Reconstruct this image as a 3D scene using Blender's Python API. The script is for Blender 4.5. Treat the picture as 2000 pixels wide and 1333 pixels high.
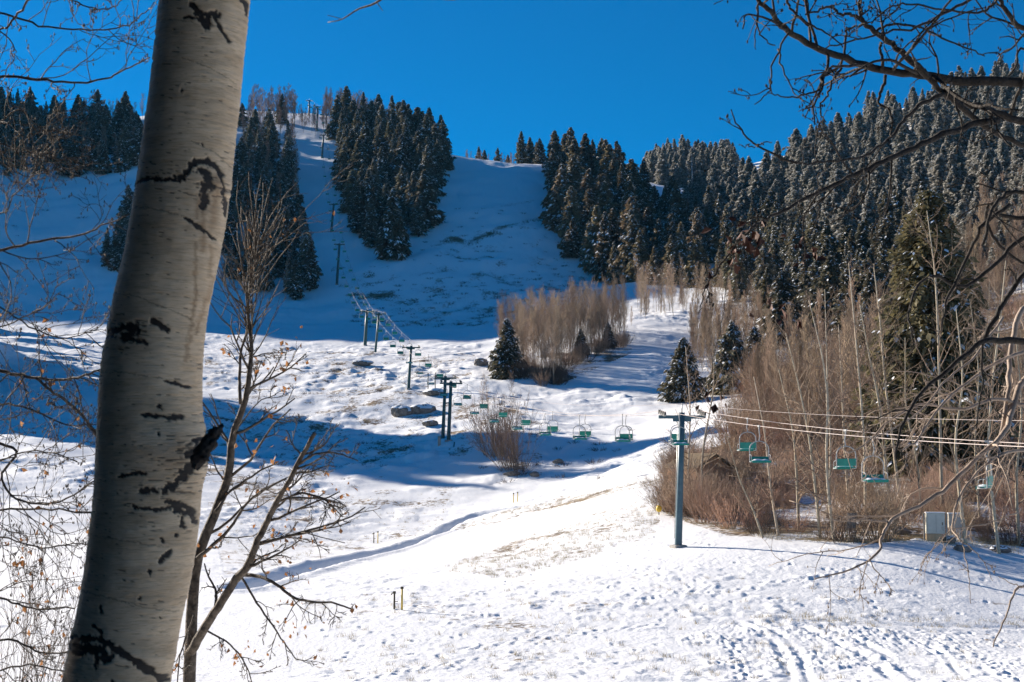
import bpy, math, random, time
import numpy as np
from mathutils import Vector
T0 = time.time()
SC = bpy.context.scene
COL = SC.collection
for _o in list(bpy.data.objects): bpy.data.objects.remove(_o)
# ---------------------------------------------------------------- camera, sky, sun, exposure
PITCH_DEG, SUN_AZ_DEG, SUN_EL_DEG = 4.0, 52.0, 20.0
cam_data = bpy.data.cameras.new('camera'); cam = bpy.data.objects.new('camera', cam_data); COL.objects.link(cam)
cam.location = (0, 0, 0); cam.rotation_euler = (math.radians(90 + PITCH_DEG), 0, 0)
cam_data.lens = 50.0; cam_data.sensor_width = 36.0; cam_data.clip_start = 0.1; cam_data.clip_end = 8000
cam_data.dof.use_dof = True; cam_data.dof.focus_distance = 75.0; cam_data.dof.aperture_fstop = 13.0
SC.camera = cam
world = bpy.data.worlds.new('World'); SC.world = world; world.use_nodes = True
wn = world.node_tree; bg = wn.nodes['Background']
sky = wn.nodes.new('ShaderNodeTexSky'); sky.sky_type = 'NISHITA'; sky.sun_disc = False
sky.sun_elevation = math.radians(SUN_EL_DEG); sky.sun_rotation = math.radians(-SUN_AZ_DEG)
sky.altitude = 2400; sky.air_density = 1.0; sky.dust_density = 0.15; sky.ozone_density = 3.0
tint = wn.nodes.new('ShaderNodeMix'); tint.data_type = 'RGBA'; tint.blend_type = 'MULTIPLY'
tint.inputs['Factor'].default_value = 1.0
tint.inputs['B'].default_value = (0.003, 0.50, 0.80, 1)
wn.links.new(sky.outputs['Color'], tint.inputs['A'])
wn.links.new(tint.outputs['Result'], bg.inputs['Color'])
bg.inputs['Strength'].default_value = 0.05
sun_data = bpy.data.lights.new('sun', 'SUN'); sun = bpy.data.objects.new('sun', sun_data); COL.objects.link(sun)
sun_data.energy = 3.95; sun_data.angle = math.radians(0.53); sun_data.color = (1.0, 0.90, 0.78)
_a, _e = math.radians(SUN_AZ_DEG), math.radians(SUN_EL_DEG)
sun.rotation_euler = Vector((-math.sin(_a) * math.cos(_e), math.cos(_a) * math.cos(_e), math.sin(_e))).to_track_quat('Z', 'Y').to_euler()
sun.location = (-60, 40, 60)
SC.view_settings.view_transform = 'Standard'; SC.view_settings.look = 'None'
SC.view_settings.exposure = 1.5; SC.view_settings.gamma = 1.0
SC.render.engine = 'CYCLES'
SC.cycles.max_bounces = 5; SC.cycles.diffuse_bounces = 3; SC.cycles.glossy_bounces = 2
SC.cycles.transparent_max_bounces = 6; SC.cycles.caustics_reflective = False; SC.cycles.caustics_refractive = False
SC.cycles.use_denoising = True; SC.cycles.denoiser = 'OPENIMAGEDENOISE'; SC.cycles.denoising_input_passes = 'RGB_ALBEDO_NORMAL'; SC.cycles.volume_bounces = 0; SC.cycles.volume_max_steps = 64; SC.cycles.sample_clamp_indirect = 1.5
# ---------------------------------------------------------------- terrain maths (numpy only)
import math, random
import numpy as np
FPX = 2777.8; CX, CY = 1000.0, 666.5
PITCH = math.radians(PITCH_DEG)
SUN_AZ = math.radians(SUN_AZ_DEG)
SUN_EL = math.radians(SUN_EL_DEG)

def ray(x, y):
    """pixel of the 2000x1333 photograph -> world direction with Y component 1 (camera at the origin)"""
    a = (np.asarray(x, float) - CX) / FPX; b = -(np.asarray(y, float) - CY) / FPX
    yy = math.cos(PITCH) - b * math.sin(PITCH); zz = math.sin(PITCH) + b * math.cos(PITCH)
    return a / yy, zz / yy
def P(x, y, d):
    a, b = ray(x, y)
    return np.array([a * d, d + 0 * a, b * d]).T
def proj(p):
    p = np.atleast_2d(np.asarray(p, float))
    c, s = math.cos(PITCH), math.sin(PITCH)
    dep = p[:, 1] * c + p[:, 2] * s; up = -p[:, 1] * s + p[:, 2] * c
    return CX + FPX * p[:, 0] / dep, CY - FPX * up / dep

CTRL = {
 20: [(x, 1560) for x in (-1500, -600, 0, 500, 1000, 1500, 2000, 2600)],
 30: [(x, 1495) for x in (-1500, -600, 0, 500, 1000, 1500, 2000, 2600)],
 40: [(x, 1435) for x in (-1500, -600, 0, 500, 1000, 1500, 2000, 2600)],
 55: [(x, 1336) for x in (-1500, -600, 0, 500, 1000, 1500, 2000, 2600)],
 76: [(-1500,1215),(-600,1215),(0,1212),(400,1205),(785,1195),(1300,1180),(1700,1195),(2000,1222),(2600,1250)],
 100: [(-1500,1140),(-600,1140),(0,1130),(400,1122),(800,1115),(1050,1098),(1325,1068),(1600,1056),(1800,1056),(2000,1082),(2600,1085)],
 130: [(-600,1070),(0,1060),(400,1065),(800,1078),(1050,1035),(1280,965),(1400,985),(1600,975),(1800,960),(2000,950),(2600,900)],
 150: [(-1500,1020),(-600,1010),(0,1010),(400,1030),(735,1055),(1000,1010),(1150,960),(1280,925),(1400,920),(1700,900),(2000,870),(2600,780)],
 180: [(-600,940),(0,945),(400,958),(700,965),(1000,955),(1150,925),(1270,880),(1400,850),(1700,830),(2000,780),(2600,650)],
 213: [(-600,872),(0,875),(400,880),(700,885),(876,876),(1000,850),(1150,840),(1270,830),(1400,790),(1700,760),(2000,680),(2600,540)],
 250: [(-1500,780),(-600,800),(0,800),(400,790),(800,785),(950,770),(1100,765),(1270,760),(1400,757),(1700,690),(2000,590),(2600,440)],
 290: [(-600,735),(0,735),(400,735),(700,735),(950,712),(1090,700),(1230,690),(1400,690),(1700,615),(2000,525)],
 330: [(-600,690),(0,690),(400,690),(733,690),(950,680),(1230,645),(1400,640),(1700,560),(2000,470),(2600,300)],
 360: [(0,667),(400,668),(713,672),(950,665),(1230,612),(1400,605),(1700,520),(2000,430)],
 400: [(-600,630),(0,636),(400,635),(800,640),(950,635),(1230,590),(1400,575),(1700,475),(2000,390),(2600,220)],
 440: [(0,570),(300,578),(620,597),(800,600),(950,590),(1230,562),(1400,545),(1700,435),(2000,350)],
 480: [(-600,500),(-300,440),(0,510),(300,520),(550,545),(660,540),(800,530),(950,530),(1150,545),(1400,510),(1700,400),(2000,315)],
 530: [(-600,330),(-300,225),(0,425),(300,440),(550,470),(647,457),(800,455),(950,455),(1100,470),(1400,465),(1700,360),(2000,280),(2600,120)],
 590: [(-600,160),(-300,140),(0,345),(300,350),(550,370),(640,375),(800,365),(950,375),(1090,390),(1400,420),(1700,315),(2000,240)],
 640: [(-600,55),(-300,75),(0,290),(300,295),(550,305),(630,305),(800,310),(930,330),(1050,335),(1200,355),(1400,390),(1700,285),(2000,210)],
 680: [(-600,30),(-300,45),(0,250),(300,250),(550,265),(620,265),(700,265),(800,290),(900,307),(1000,322),(1060,324),(1200,345),(1400,370),(1700,262),(2000,188),(2600,40)],
 740: [(-600,0),(-300,15),(0,220),(300,225),(600,228),(700,240),(800,290),(900,315),(1000,330),(1200,350),(1400,360),(1700,240),(2000,165)],
 850: [(-600,10),(-300,15),(0,225),(600,240),(800,320),(1000,332),(1250,350),(1350,325),(1430,340),(1700,235),(2000,150)],
 1000: [(-600,40),(-300,50),(0,290),(600,310),(1000,365),(1350,345),(1700,260),(2000,170),(2600,80)],
 1500: [(-600,450),(0,470),(600,480),(1000,500),(1400,500),(1700,430),(2000,380)],
}
CTRL_L = {-1100: [(100,1140),(150,1010),(200,880),(250,800),(300,720),(350,640),(400,560),(450,480),(550,330),(700,130),(900,120)],
          -1800: [(100,1130),(200,860),(250,740),(350,580),(500,400),(700,200)]}
SC_T, SC_R = 1.0, 0.55
def _uv(X, Y):
    return np.arctan2(X, Y) / SC_T, np.log(np.maximum(np.hypot(X, Y), 1.0)) * SC_R
def _fit():
    pts = []
    for d, row in CTRL.items():
        for x, y in row: pts.append((x, y, d))
    for x, row in CTRL_L.items():
        for d, y in row: pts.append((x, y, d))
    pts = np.array(pts, float)
    q = P(pts[:, 0], pts[:, 1], pts[:, 2])
    u, v = _uv(q[:, 0], q[:, 1]); s = q[:, 2] / np.hypot(q[:, 0], q[:, 1])
    n = len(u)
    r2 = (u[:, None] - u) ** 2 + (v[:, None] - v) ** 2
    K = 0.5 * r2 * np.log(r2 + 1e-12)
    Q = np.stack([np.ones(n), u, v], 1)
    A = np.zeros((n + 3, n + 3)); A[:n, :n] = K + 1e-5 * np.eye(n); A[:n, n:] = Q; A[n:, :n] = Q.T
    w = np.linalg.solve(A, np.r_[s, 0, 0, 0])
    return u, v, w
_U, _V, _W = _fit()
def _tps(u, v):
    out = np.zeros(len(u))
    for i in range(0, len(u), 20000):
        a, b = u[i:i + 20000, None], v[i:i + 20000, None]
        r2 = (a - _U) ** 2 + (b - _V) ** 2
        out[i:i + 20000] = (0.5 * r2 * np.log(r2 + 1e-12)) @ _W[:-3] + _W[-3] + _W[-2] * a[:, 0] + _W[-1] * b[:, 0]
    return out
# the spline sampled once on a fine lattice, read back bilinearly
_LU = np.linspace(-1.05, 0.62, 420); _LV = np.log(np.geomspace(14, 2200, 420)) * SC_R
_gu, _gv = np.meshgrid(_LU, _LV, indexing='ij')
_LAT = _tps(_gu.ravel(), _gv.ravel()).reshape(420, 420)

def _hash(ix, iy, seed):
    h = (ix.astype(np.int64) * 374761393 + iy.astype(np.int64) * 668265263 + seed * 1442695041) & 0x7fffffff
    h = ((h ^ (h >> 13)) * 1274126177) & 0x7fffffff
    h = (h ^ (h >> 16)) & 0xffff
    return h / 65535.0
def vnoise(x, y, seed=0):
    ix = np.floor(x); iy = np.floor(y); fx = x - ix; fy = y - iy
    fx = fx * fx * fx * (fx * (fx * 6 - 15) + 10); fy = fy * fy * fy * (fy * (fy * 6 - 15) + 10)
    a = _hash(ix, iy, seed); b = _hash(ix + 1, iy, seed); c = _hash(ix, iy + 1, seed); d = _hash(ix + 1, iy + 1, seed)
    return (a * (1 - fx) + b * fx) * (1 - fy) + (c * (1 - fx) + d * fx) * fy - 0.5
def fbm(x, y, octs, seed=0, gain=0.5):
    s = np.zeros_like(x); a = 1.0
    for o in range(octs):
        s += a * vnoise(x * 2 ** o + 17.3 * o, y * 2 ** o - 9.1 * o, seed + o); a *= gain
    return s
# unseen mounds added left of view to shade the gully: X, Y, radius along X, radius along Y, height
LUMPS = [(-119, 279, 9, 9, 22.0), (-129, 302, 12, 12, 42.0)]
def base_z(X, Y):
    X = np.asarray(X, float); Y = np.asarray(Y, float)
    r = np.hypot(X, Y); th = np.arctan2(X, Y)
    u, v = th, np.log(np.maximum(r, 1.0)) * SC_R
    fu = np.clip((u - _LU[0]) / (_LU[1] - _LU[0]), 0, 418.999); fv = np.clip((v - _LV[0]) / (_LV[1] - _LV[0]), 0, 418.999)
    iu = fu.astype(int); iv = fv.astype(int); fu = fu - iu; fv = fv - iv
    s = (_LAT[iu, iv] * (1 - fu) + _LAT[iu + 1, iv] * fu) * (1 - fv) + (_LAT[iu, iv + 1] * (1 - fu) + _LAT[iu + 1, iv + 1] * fu) * fv
    z = s * r
    near = np.clip((r - 4) / 22, 0, 1); near = near * near * (3 - 2 * near)
    z = z * near + (-1.75 - 0.06 * r) * (1 - near)
    # behind the viewer the ground levels out
    back = np.clip((np.abs(th + 0.2) - 0.95) / 0.7, 0, 1); back = back * back * (3 - 2 * back)
    z = z * (1 - back) + np.minimum(-1.75 - 0.01 * r, 0) * back
    for lx, ly, rx, ry, h in LUMPS:
        z = z + h * np.exp(-((X - lx) / rx) ** 2 - ((Y - ly) / ry) ** 2)
    return z
def gz(X, Y):
    """height of the snow without its finest bumps"""
    X = np.asarray(X, float); Y = np.asarray(Y, float)
    r = np.hypot(X, Y)
    a = np.clip((r - 40) / 200, 0, 1)
    z = base_z(X, Y)
    z = z + a * (1.6 * fbm(X / 34, Y / 34, 2, 5)) * np.clip((r - 60) / 80, 0, 1)
    z = z + 0.55 * fbm(X / 7.5, Y / 9.0, 2, 21) * np.clip((r - 45) / 150, 0.12, 1)
    return z
def hit(x, y, dmin=30., dmax=1100.):
    """where the ray through pixel x,y first meets the ground"""
    a, b = ray(x, y)
    ds = np.geomspace(dmin, dmax, 900)
    z = gz(a * ds, ds) - b * ds
    k = np.argmax(z > 0)
    if z[k] <= 0: return None
    if k == 0: return np.array([a * ds[0], ds[0], b * ds[0]])
    t = z[k - 1] / (z[k - 1] - z[k]); d = ds[k - 1] + (ds[k] - ds[k - 1]) * t
    return np.array([a * d, d, float(gz(np.array([a * d]), np.array([d]))[0])])
SUNV = np.array([-math.sin(SUN_AZ) * math.cos(SUN_EL), math.cos(SUN_AZ) * math.cos(SUN_EL), math.sin(SUN_EL)])
# ---------------------------------------------------------------- mesh helpers
def norm(v): return v / np.maximum(np.linalg.norm(v, axis=-1, keepdims=True), 1e-9)
class MB:
    """collects quads / triangles, then links them as one mesh object"""
    def __init__(self): self.v = []; self.f = []; self.m = []; self.s = []; self.n = 0
    def add(self, v, f, m=0, smooth=True):
        v = np.asarray(v, float).reshape(-1, 3); f = np.asarray(f, int)
        self.v.append(v); self.f.append(f + self.n); self.m.append(np.full(len(f), m) if np.isscalar(m) else np.asarray(m))
        self.s.append(np.full(len(f), smooth)); self.n += len(v); return self
    def tubes(self, Pn, R, k=4, m=0, cap=True):
        """Pn (m,n,3) centre lines, R (m,n) radii"""
        Pn = np.asarray(Pn, float); R = np.asarray(R, float)
        if Pn.ndim == 2: Pn = Pn[None]; R = R[None]
        M, n, _ = Pn.shape
        if M == 0: return self
        t = norm(np.gradient(Pn, axis=1))
        ref = np.where(np.abs(norm(Pn[:, -1] - Pn[:, 0])[:, 2:3]) > 0.75, np.array([[1., 0.13, 0]]), np.array([[0.05, 0.1, 1.]]))
        a = norm(np.cross(t, ref[:, None, :])); b = np.cross(t, a)
        ang = np.arange(k) * 2 * math.pi / k
        V = Pn[:, :, None, :] + R[:, :, None, None] * (a[:, :, None, :] * np.cos(ang)[:, None] + b[:, :, None, :] * np.sin(ang)[:, None])
        idx = np.arange(M * n * k).reshape(M, n, k)
        q = np.stack([idx[:, :-1, :], np.roll(idx, -1, 2)[:, :-1, :], np.roll(idx, -1, 2)[:, 1:, :], idx[:, 1:, :]], -1).reshape(-1, 4)
        self.add(V, q, m)
        if cap and k > 3:
            for r in range(M):
                for e in (0, n - 1):
                    c = idx[r, e]; c = c[::-1] if e == 0 else c
                    self.f.append(np.array([[c[0], c[1], c[2], c[3]]] if k == 4 else [[c[0], c[i], c[i + 1], c[i + 1]] for i in range(1, k - 1)]) + self.n - len(V.reshape(-1, 3)))
                    self.m.append(np.full(len(self.f[-1]), m)); self.s.append(np.full(len(self.f[-1]), False))
        return self
    def cyl(self, p0, p1, r0, r1=None, k=12, m=0):
        r1 = r0 if r1 is None else r1
        return self.tubes(np.array([[p0, p1]], float), np.array([[r0, r1]]), k, m)
    def box(self, c, size, m=0, rz=0.0, ax=None, bevel=0.0):
        sx, sy, sz = [s / 2 for s in size]
        if bevel:
            e = bevel; pr = [(-sx + e, -sy), (sx - e, -sy), (sx, -sy + e), (sx, sy - e), (sx - e, sy), (-sx + e, sy), (-sx, sy - e), (-sx, -sy + e)]
            zs = [(-sz, 1), (sz - e, 1), (sz, 0)]
            V = []
            for z, g in zs:
                for x, y in pr: V.append((x * (1 if g else (sx - e) / sx), y * (1 if g else (sy - e) / sy), z))
            F = []
            for l in range(2):
                for i in range(8): F.append([l * 8 + i, l * 8 + (i + 1) % 8, (l + 1) * 8 + (i + 1) % 8, (l + 1) * 8 + i])
            for l, rev in ((0, True), (2, False)):
                for i in (1, 3, 5):
                    q = [l * 8, l * 8 + i, l * 8 + i + 1, l * 8 + (i + 2) % 8]
                    q = [l * 8, l * 8 + i, l * 8 + i + 1, l * 8 + i + 2] if i < 5 else [l * 8, l * 8 + 5, l * 8 + 6, l * 8 + 7]
                    F.append(q[::-1] if rev else q)
            V = np.array(V, float); F = np.array(F)
        else:
            V = np.array([(x, y, z) for z in (-sz, sz) for x, y in ((-sx, -sy), (sx, -sy), (sx, sy), (-sx, sy))])
            F = np.array([[3, 2, 1, 0], [4, 5, 6, 7], [0, 1, 5, 4], [1, 2, 6, 5], [2, 3, 7, 6], [3, 0, 4, 7]])
        if ax is not None: V = V @ np.asarray(ax, float)
        elif rz: V = V @ np.array([[math.cos(rz), math.sin(rz), 0], [-math.sin(rz), math.cos(rz), 0], [0, 0, 1]])
        return self.add(V + np.asarray(c, float), F, m, False)
    def arrays(self):
        return np.concatenate(self.v), np.concatenate(self.f), np.concatenate(self.m), np.concatenate(self.s)
    def mesh(self, name, mats):
        V, F, Mi, S = self.arrays()
        return make_mesh(name, V, F, mats, Mi, S)
    def build(self, name, mats, parent=None, loc=None):
        return link(name, self.mesh(name, mats), parent, loc)
def make_mesh(name, V, F, mats, Mi=None, S=None):
    F = np.asarray(F)
    tri = (F[:, 2] == F[:, 3]) if F.shape[1] == 4 else np.ones(len(F), bool)
    cnt = np.where(tri, 3, 4) if F.shape[1] == 4 else np.full(len(F), 3)
    if F.shape[1] == 4:
        mask = np.ones(F.shape, bool); mask[tri, 3] = False; loops = F[mask]
    else: loops = F.ravel()
    me = bpy.data.meshes.new(name)
    me.vertices.add(len(V)); me.vertices.foreach_set('co', np.ascontiguousarray(V, np.float32).ravel())
    me.loops.add(len(loops)); me.loops.foreach_set('vertex_index', loops.astype(np.int32))
    me.polygons.add(len(F)); st = np.r_[0, np.cumsum(cnt)[:-1]]
    me.polygons.foreach_set('loop_start', st.astype(np.int32)); me.polygons.foreach_set('loop_total', cnt.astype(np.int32))
    for mm in (mats if isinstance(mats, (list, tuple)) else [mats]): me.materials.append(mm)
    if Mi is not None: me.polygons.foreach_set('material_index', np.asarray(Mi, np.int32))
    me.polygons.foreach_set('use_smooth', np.ones(len(F), bool) if S is None else np.asarray(S, bool))
    me.update(calc_edges=True); return me
def link(name, me, parent=None, loc=None):
    o = bpy.data.objects.new(name, me); COL.objects.link(o)
    if parent is not None: o.parent = parent
    if loc is not None: o.location = [float(c) for c in loc]
    return o
def tag(o, label=None, cat=None, group=None, kind=None):
    if label: o['label'] = label
    if cat: o['category'] = cat
    if group: o['group'] = group
    if kind: o['kind'] = kind
    return o
def thing(name, label, cat, loc=(0, 0, 0), group=None, rz=0.0):
    o = bpy.data.objects.new(name, None); COL.objects.link(o); o.empty_display_size = 0.3
    o.location = [float(c) for c in loc]; o.rotation_euler = (0, 0, rz); return tag(o, label, cat, group)
def copy_thing(src, loc, rz=0.0, sc=1.0, label=None, group=None, tilt=(0, 0)):
    c = src.copy(); COL.objects.link(c); c.location = [float(k) for k in loc]; c.rotation_euler = (tilt[0], tilt[1], rz)
    c.scale = (sc, sc, sc) if np.isscalar(sc) else sc
    if label: c['label'] = label
    if group: c['group'] = group
    for ch in KIDS.get(src.name, ()):
        k = ch.copy(); COL.objects.link(k); k.parent = c
        for g in KIDS.get(ch.name, ()):
            gg = g.copy(); COL.objects.link(gg); gg.parent = k
    return c
KIDS = {}
def kids(root):
    for o in [root] + list(root.children): KIDS[o.name] = list(o.children)
# ---------------------------------------------------------------- materials
def mat(name, c1, c2=None, scale=4.0, rough=0.8, bump=0.0, bscale=20.0, coord='Object', metallic=0.0, vary=0.0, stretch=(1, 1, 1), spec=0.3, c3=None, trans=0.0):
    m = bpy.data.materials.new(name); m.use_nodes = True; n = m.node_tree; b = n.nodes['Principled BSDF']
    b.inputs['Roughness'].default_value = rough; b.inputs['Metallic'].default_value = metallic; b.inputs['Specular IOR Level'].default_value = spec
    tc = n.nodes.new('ShaderNodeTexCoord'); mp = n.nodes.new('ShaderNodeMapping'); mp.inputs['Scale'].default_value = stretch
    n.links.new(tc.outputs[coord], mp.inputs['Vector'])
    last = None
    if c2 is not None:
        no = n.nodes.new('ShaderNodeTexNoise'); no.inputs['Scale'].default_value = scale; no.inputs['Detail'].default_value = 5; no.inputs['Roughness'].default_value = 0.65
        n.links.new(mp.outputs['Vector'], no.inputs['Vector'])
        cr = n.nodes.new('ShaderNodeValToRGB'); cr.color_ramp.elements[0].position = 0.36; cr.color_ramp.elements[1].position = 0.64
        cr.color_ramp.elements[0].color = (*c1, 1); cr.color_ramp.elements[1].color = (*c2, 1)
        if c3 is not None:
            e = cr.color_ramp.elements.new(0.5); e.color = (*c3, 1)
        n.links.new(no.outputs['Fac'], cr.inputs['Fac']); last = cr.outputs['Color']
    else:
        rgb = n.nodes.new('ShaderNodeRGB'); rgb.outputs[0].default_value = (*c1, 1); last = rgb.outputs[0]
    if vary:
        oi = n.nodes.new('ShaderNodeObjectInfo'); hs = n.nodes.new('ShaderNodeHueSaturation')
        mr = n.nodes.new('ShaderNodeMapRange'); mr.inputs['To Min'].default_value = 1 - vary; mr.inputs['To Max'].default_value = 1 + vary
        n.links.new(oi.outputs['Random'], mr.inputs['Value']); n.links.new(mr.outputs['Result'], hs.inputs['Value'])
        mh = n.nodes.new('ShaderNodeMapRange'); mh.inputs['To Min'].default_value = 0.5 - 0.06 * vary; mh.inputs['To Max'].default_value = 0.5 + 0.02 * vary
        mu = n.nodes.new('ShaderNodeMath'); mu.operation = 'MULTIPLY'; mu.inputs[1].default_value = 7.31
        fr = n.nodes.new('ShaderNodeMath'); fr.operation = 'FRACT'
        n.links.new(oi.outputs['Random'], mu.inputs[0]); n.links.new(mu.outputs[0], fr.inputs[0]); n.links.new(fr.outputs[0], mh.inputs['Value']); n.links.new(mh.outputs['Result'], hs.inputs['Hue'])
        n.links.new(last, hs.inputs['Color']); last = hs.outputs['Color']
    n.links.new(last, b.inputs['Base Color'])
    if trans:
        tl = n.nodes.new('ShaderNodeBsdfTranslucent'); n.links.new(last, tl.inputs['Color']); mx = n.nodes.new('ShaderNodeMixShader'); mx.inputs[0].default_value = trans
        n.links.new(b.outputs[0], mx.inputs[1]); n.links.new(tl.outputs[0], mx.inputs[2]); n.links.new(mx.outputs[0], n.nodes['Material Output'].inputs['Surface'])
    if bump:
        bn = n.nodes.new('ShaderNodeTexNoise'); bn.inputs['Scale'].default_value = bscale; bn.inputs['Detail'].default_value = 4
        n.links.new(mp.outputs['Vector'], bn.inputs['Vector'])
        bu = n.nodes.new('ShaderNodeBump'); bu.inputs['Strength'].default_value = bump; bu.inputs['Distance'].default_value = 0.02
        n.links.new(bn.outputs['Fac'], bu.inputs['Height']); n.links.new(bu.outputs['Normal'], b.inputs['Normal'])
    return m
M = {}
M['needle'] = mat('needle', (0.060, 0.066, 0.046), (0.18, 0.150, 0.090), 0.9, 0.75, vary=0.35, spec=0.2, trans=.35)
M['needle_olive_lit'] = mat('needle_olive_lit', (0.070, 0.062, 0.034), (0.23, 0.175, 0.095), 0.9, 0.75, vary=0.35, spec=0.2, trans=.35)  # forest-edge needles: warm sunlight put into a lighter copy of the needle colour
M['needle_frosted'] = mat('needle_frosted', (0.10, 0.10, 0.085), (0.30, 0.285, 0.245), 0.9, 0.8, vary=0.25, spec=0.2, trans=.35)
M['needle_warm_lit'] = mat('needle_warm_lit', (0.055, 0.055, 0.028), (0.18, 0.152, 0.078), 1.2, 0.75, vary=0.3, spec=0.2, trans=.35)  # olive-brown sunlit tint painted into the needles of single spruces
M['snow_clump'] = mat('snow_clump', (0.80, 0.82, 0.84), rough=0.7)
M['frost'] = mat('frost', (0.46, 0.44, 0.39), (0.74, 0.73, 0.70), 1.5, rough=0.8, trans=.35)
M['spruce_bark'] = mat('spruce_bark', (0.05, 0.036, 0.026), (0.10, 0.075, 0.055), 6, 0.9)
M['aspen_bark'] = mat('aspen_bark', (0.33, 0.27, 0.185), (0.52, 0.44, 0.32), 5.0, 0.75, vary=0.2, c3=(0.43, 0.36, 0.255))
M['aspen_twig'] = mat('aspen_twig', (0.22, 0.155, 0.10), (0.38, 0.28, 0.185), 2.0, 0.8, vary=0.25)
M['thicket_bark'] = mat('thicket_bark', (0.20, 0.165, 0.125), (0.36, 0.31, 0.24), 5.0, 0.8, vary=0.25)
M['grey_twig'] = mat('grey_twig', (0.25, 0.172, 0.115), (0.44, 0.32, 0.22), 2.0, 0.8, vary=0.3)
M['red_twig'] = mat('red_twig', (0.25, 0.15, 0.105), (0.41, 0.27, 0.19), 2.0, 0.8, vary=0.3)
M['dark_twig'] = mat('dark_twig', (0.05, 0.038, 0.030), (0.12, 0.09, 0.07), 3.0, 0.8, vary=0.3)
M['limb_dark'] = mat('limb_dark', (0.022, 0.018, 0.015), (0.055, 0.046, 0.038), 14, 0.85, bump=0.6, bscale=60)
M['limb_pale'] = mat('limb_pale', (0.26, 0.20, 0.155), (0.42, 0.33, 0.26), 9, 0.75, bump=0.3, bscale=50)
M['limb_mid'] = mat('limb_mid', (0.045, 0.036, 0.028), (0.18, 0.145, 0.11), 22, 0.8, bump=0.5, bscale=50)
M['dead_leaf'] = mat('dead_leaf', (0.24, 0.10, 0.035), (0.42, 0.22, 0.10), 9, 0.7, trans=.4)
M['dead_leaf_dark'] = mat('dead_leaf_dark', (0.055, 0.020, 0.012), (0.12, 0.045, 0.025), 9, 0.7)
M['tower_paint'] = mat('tower_paint', (0.045, 0.090, 0.115), (0.070, 0.12, 0.145), 3.0, 0.42, bump=0.05, bscale=8, c3=(0.055, 0.105, 0.13))
M['tower_green'] = mat('tower_green', (0.022, 0.068, 0.072), (0.035, 0.09, 0.09), 3.0, 0.45)
M['steel'] = mat('steel', (0.30, 0.30, 0.29), (0.42, 0.42, 0.41), 8, 0.4, metallic=0.6)
M['rope'] = mat('rope', (0.30, 0.25, 0.23), rough=0.45, metallic=0.3, spec=0.6)
M['rubber'] = mat('rubber', (0.03, 0.03, 0.03), rough=0.7)
M['seat_green'] = mat('seat_green', (0.006, 0.17, 0.13), (0.010, 0.21, 0.16), 5.0, 0.4)
M['bail_grey'] = mat('bail_grey', (0.27, 0.27, 0.265), (0.36, 0.36, 0.35), 7, 0.4)
M['concrete'] = mat('concrete', (0.24, 0.22, 0.20), (0.36, 0.34, 0.31), 5, 0.9, bump=0.3)
M['rock'] = mat('rock', (0.11, 0.095, 0.08), (0.26, 0.23, 0.20), 1.6, 0.9, bump=0.8, bscale=5)
M['yellow'] = mat('yellow', (0.55, 0.36, 0.03), (0.66, 0.46, 0.06), 8, 0.5)
M['dark_metal'] = mat('dark_metal', (0.05, 0.045, 0.03), (0.09, 0.075, 0.045), 8, 0.6)
M['cabinet'] = mat('cabinet', (0.52, 0.52, 0.44), (0.60, 0.60, 0.52), 2, 0.5)
M['cabinet_grey'] = mat('cabinet_grey', (0.36, 0.34, 0.30), (0.46, 0.44, 0.39), 2, 0.5)
M['tan_wood'] = mat('tan_wood', (0.38, 0.28, 0.17), (0.50, 0.39, 0.25), 5, 0.8, stretch=(1, 1, 0.2))
M['grey_wood'] = mat('grey_wood', (0.26, 0.23, 0.19), (0.38, 0.34, 0.29), 6, 0.85, stretch=(1, 1, 0.2))
M['orange_wall'] = mat('orange_wall', (0.42, 0.22, 0.11), (0.54, 0.30, 0.16), 3, 0.8, stretch=(1, 1, 8))
M['roof_brown'] = mat('roof_brown', (0.09, 0.065, 0.04), (0.17, 0.12, 0.07), 3, 0.9, bump=0.5, bscale=6)
M['straw'] = mat('straw', (0.38, 0.30, 0.16), (0.58, 0.48, 0.30), 1.2, 0.85, coord='Object')
M['russet'] = mat('russet', (0.16, 0.07, 0.03), (0.30, 0.16, 0.07), 1.2, 0.85)
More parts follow.
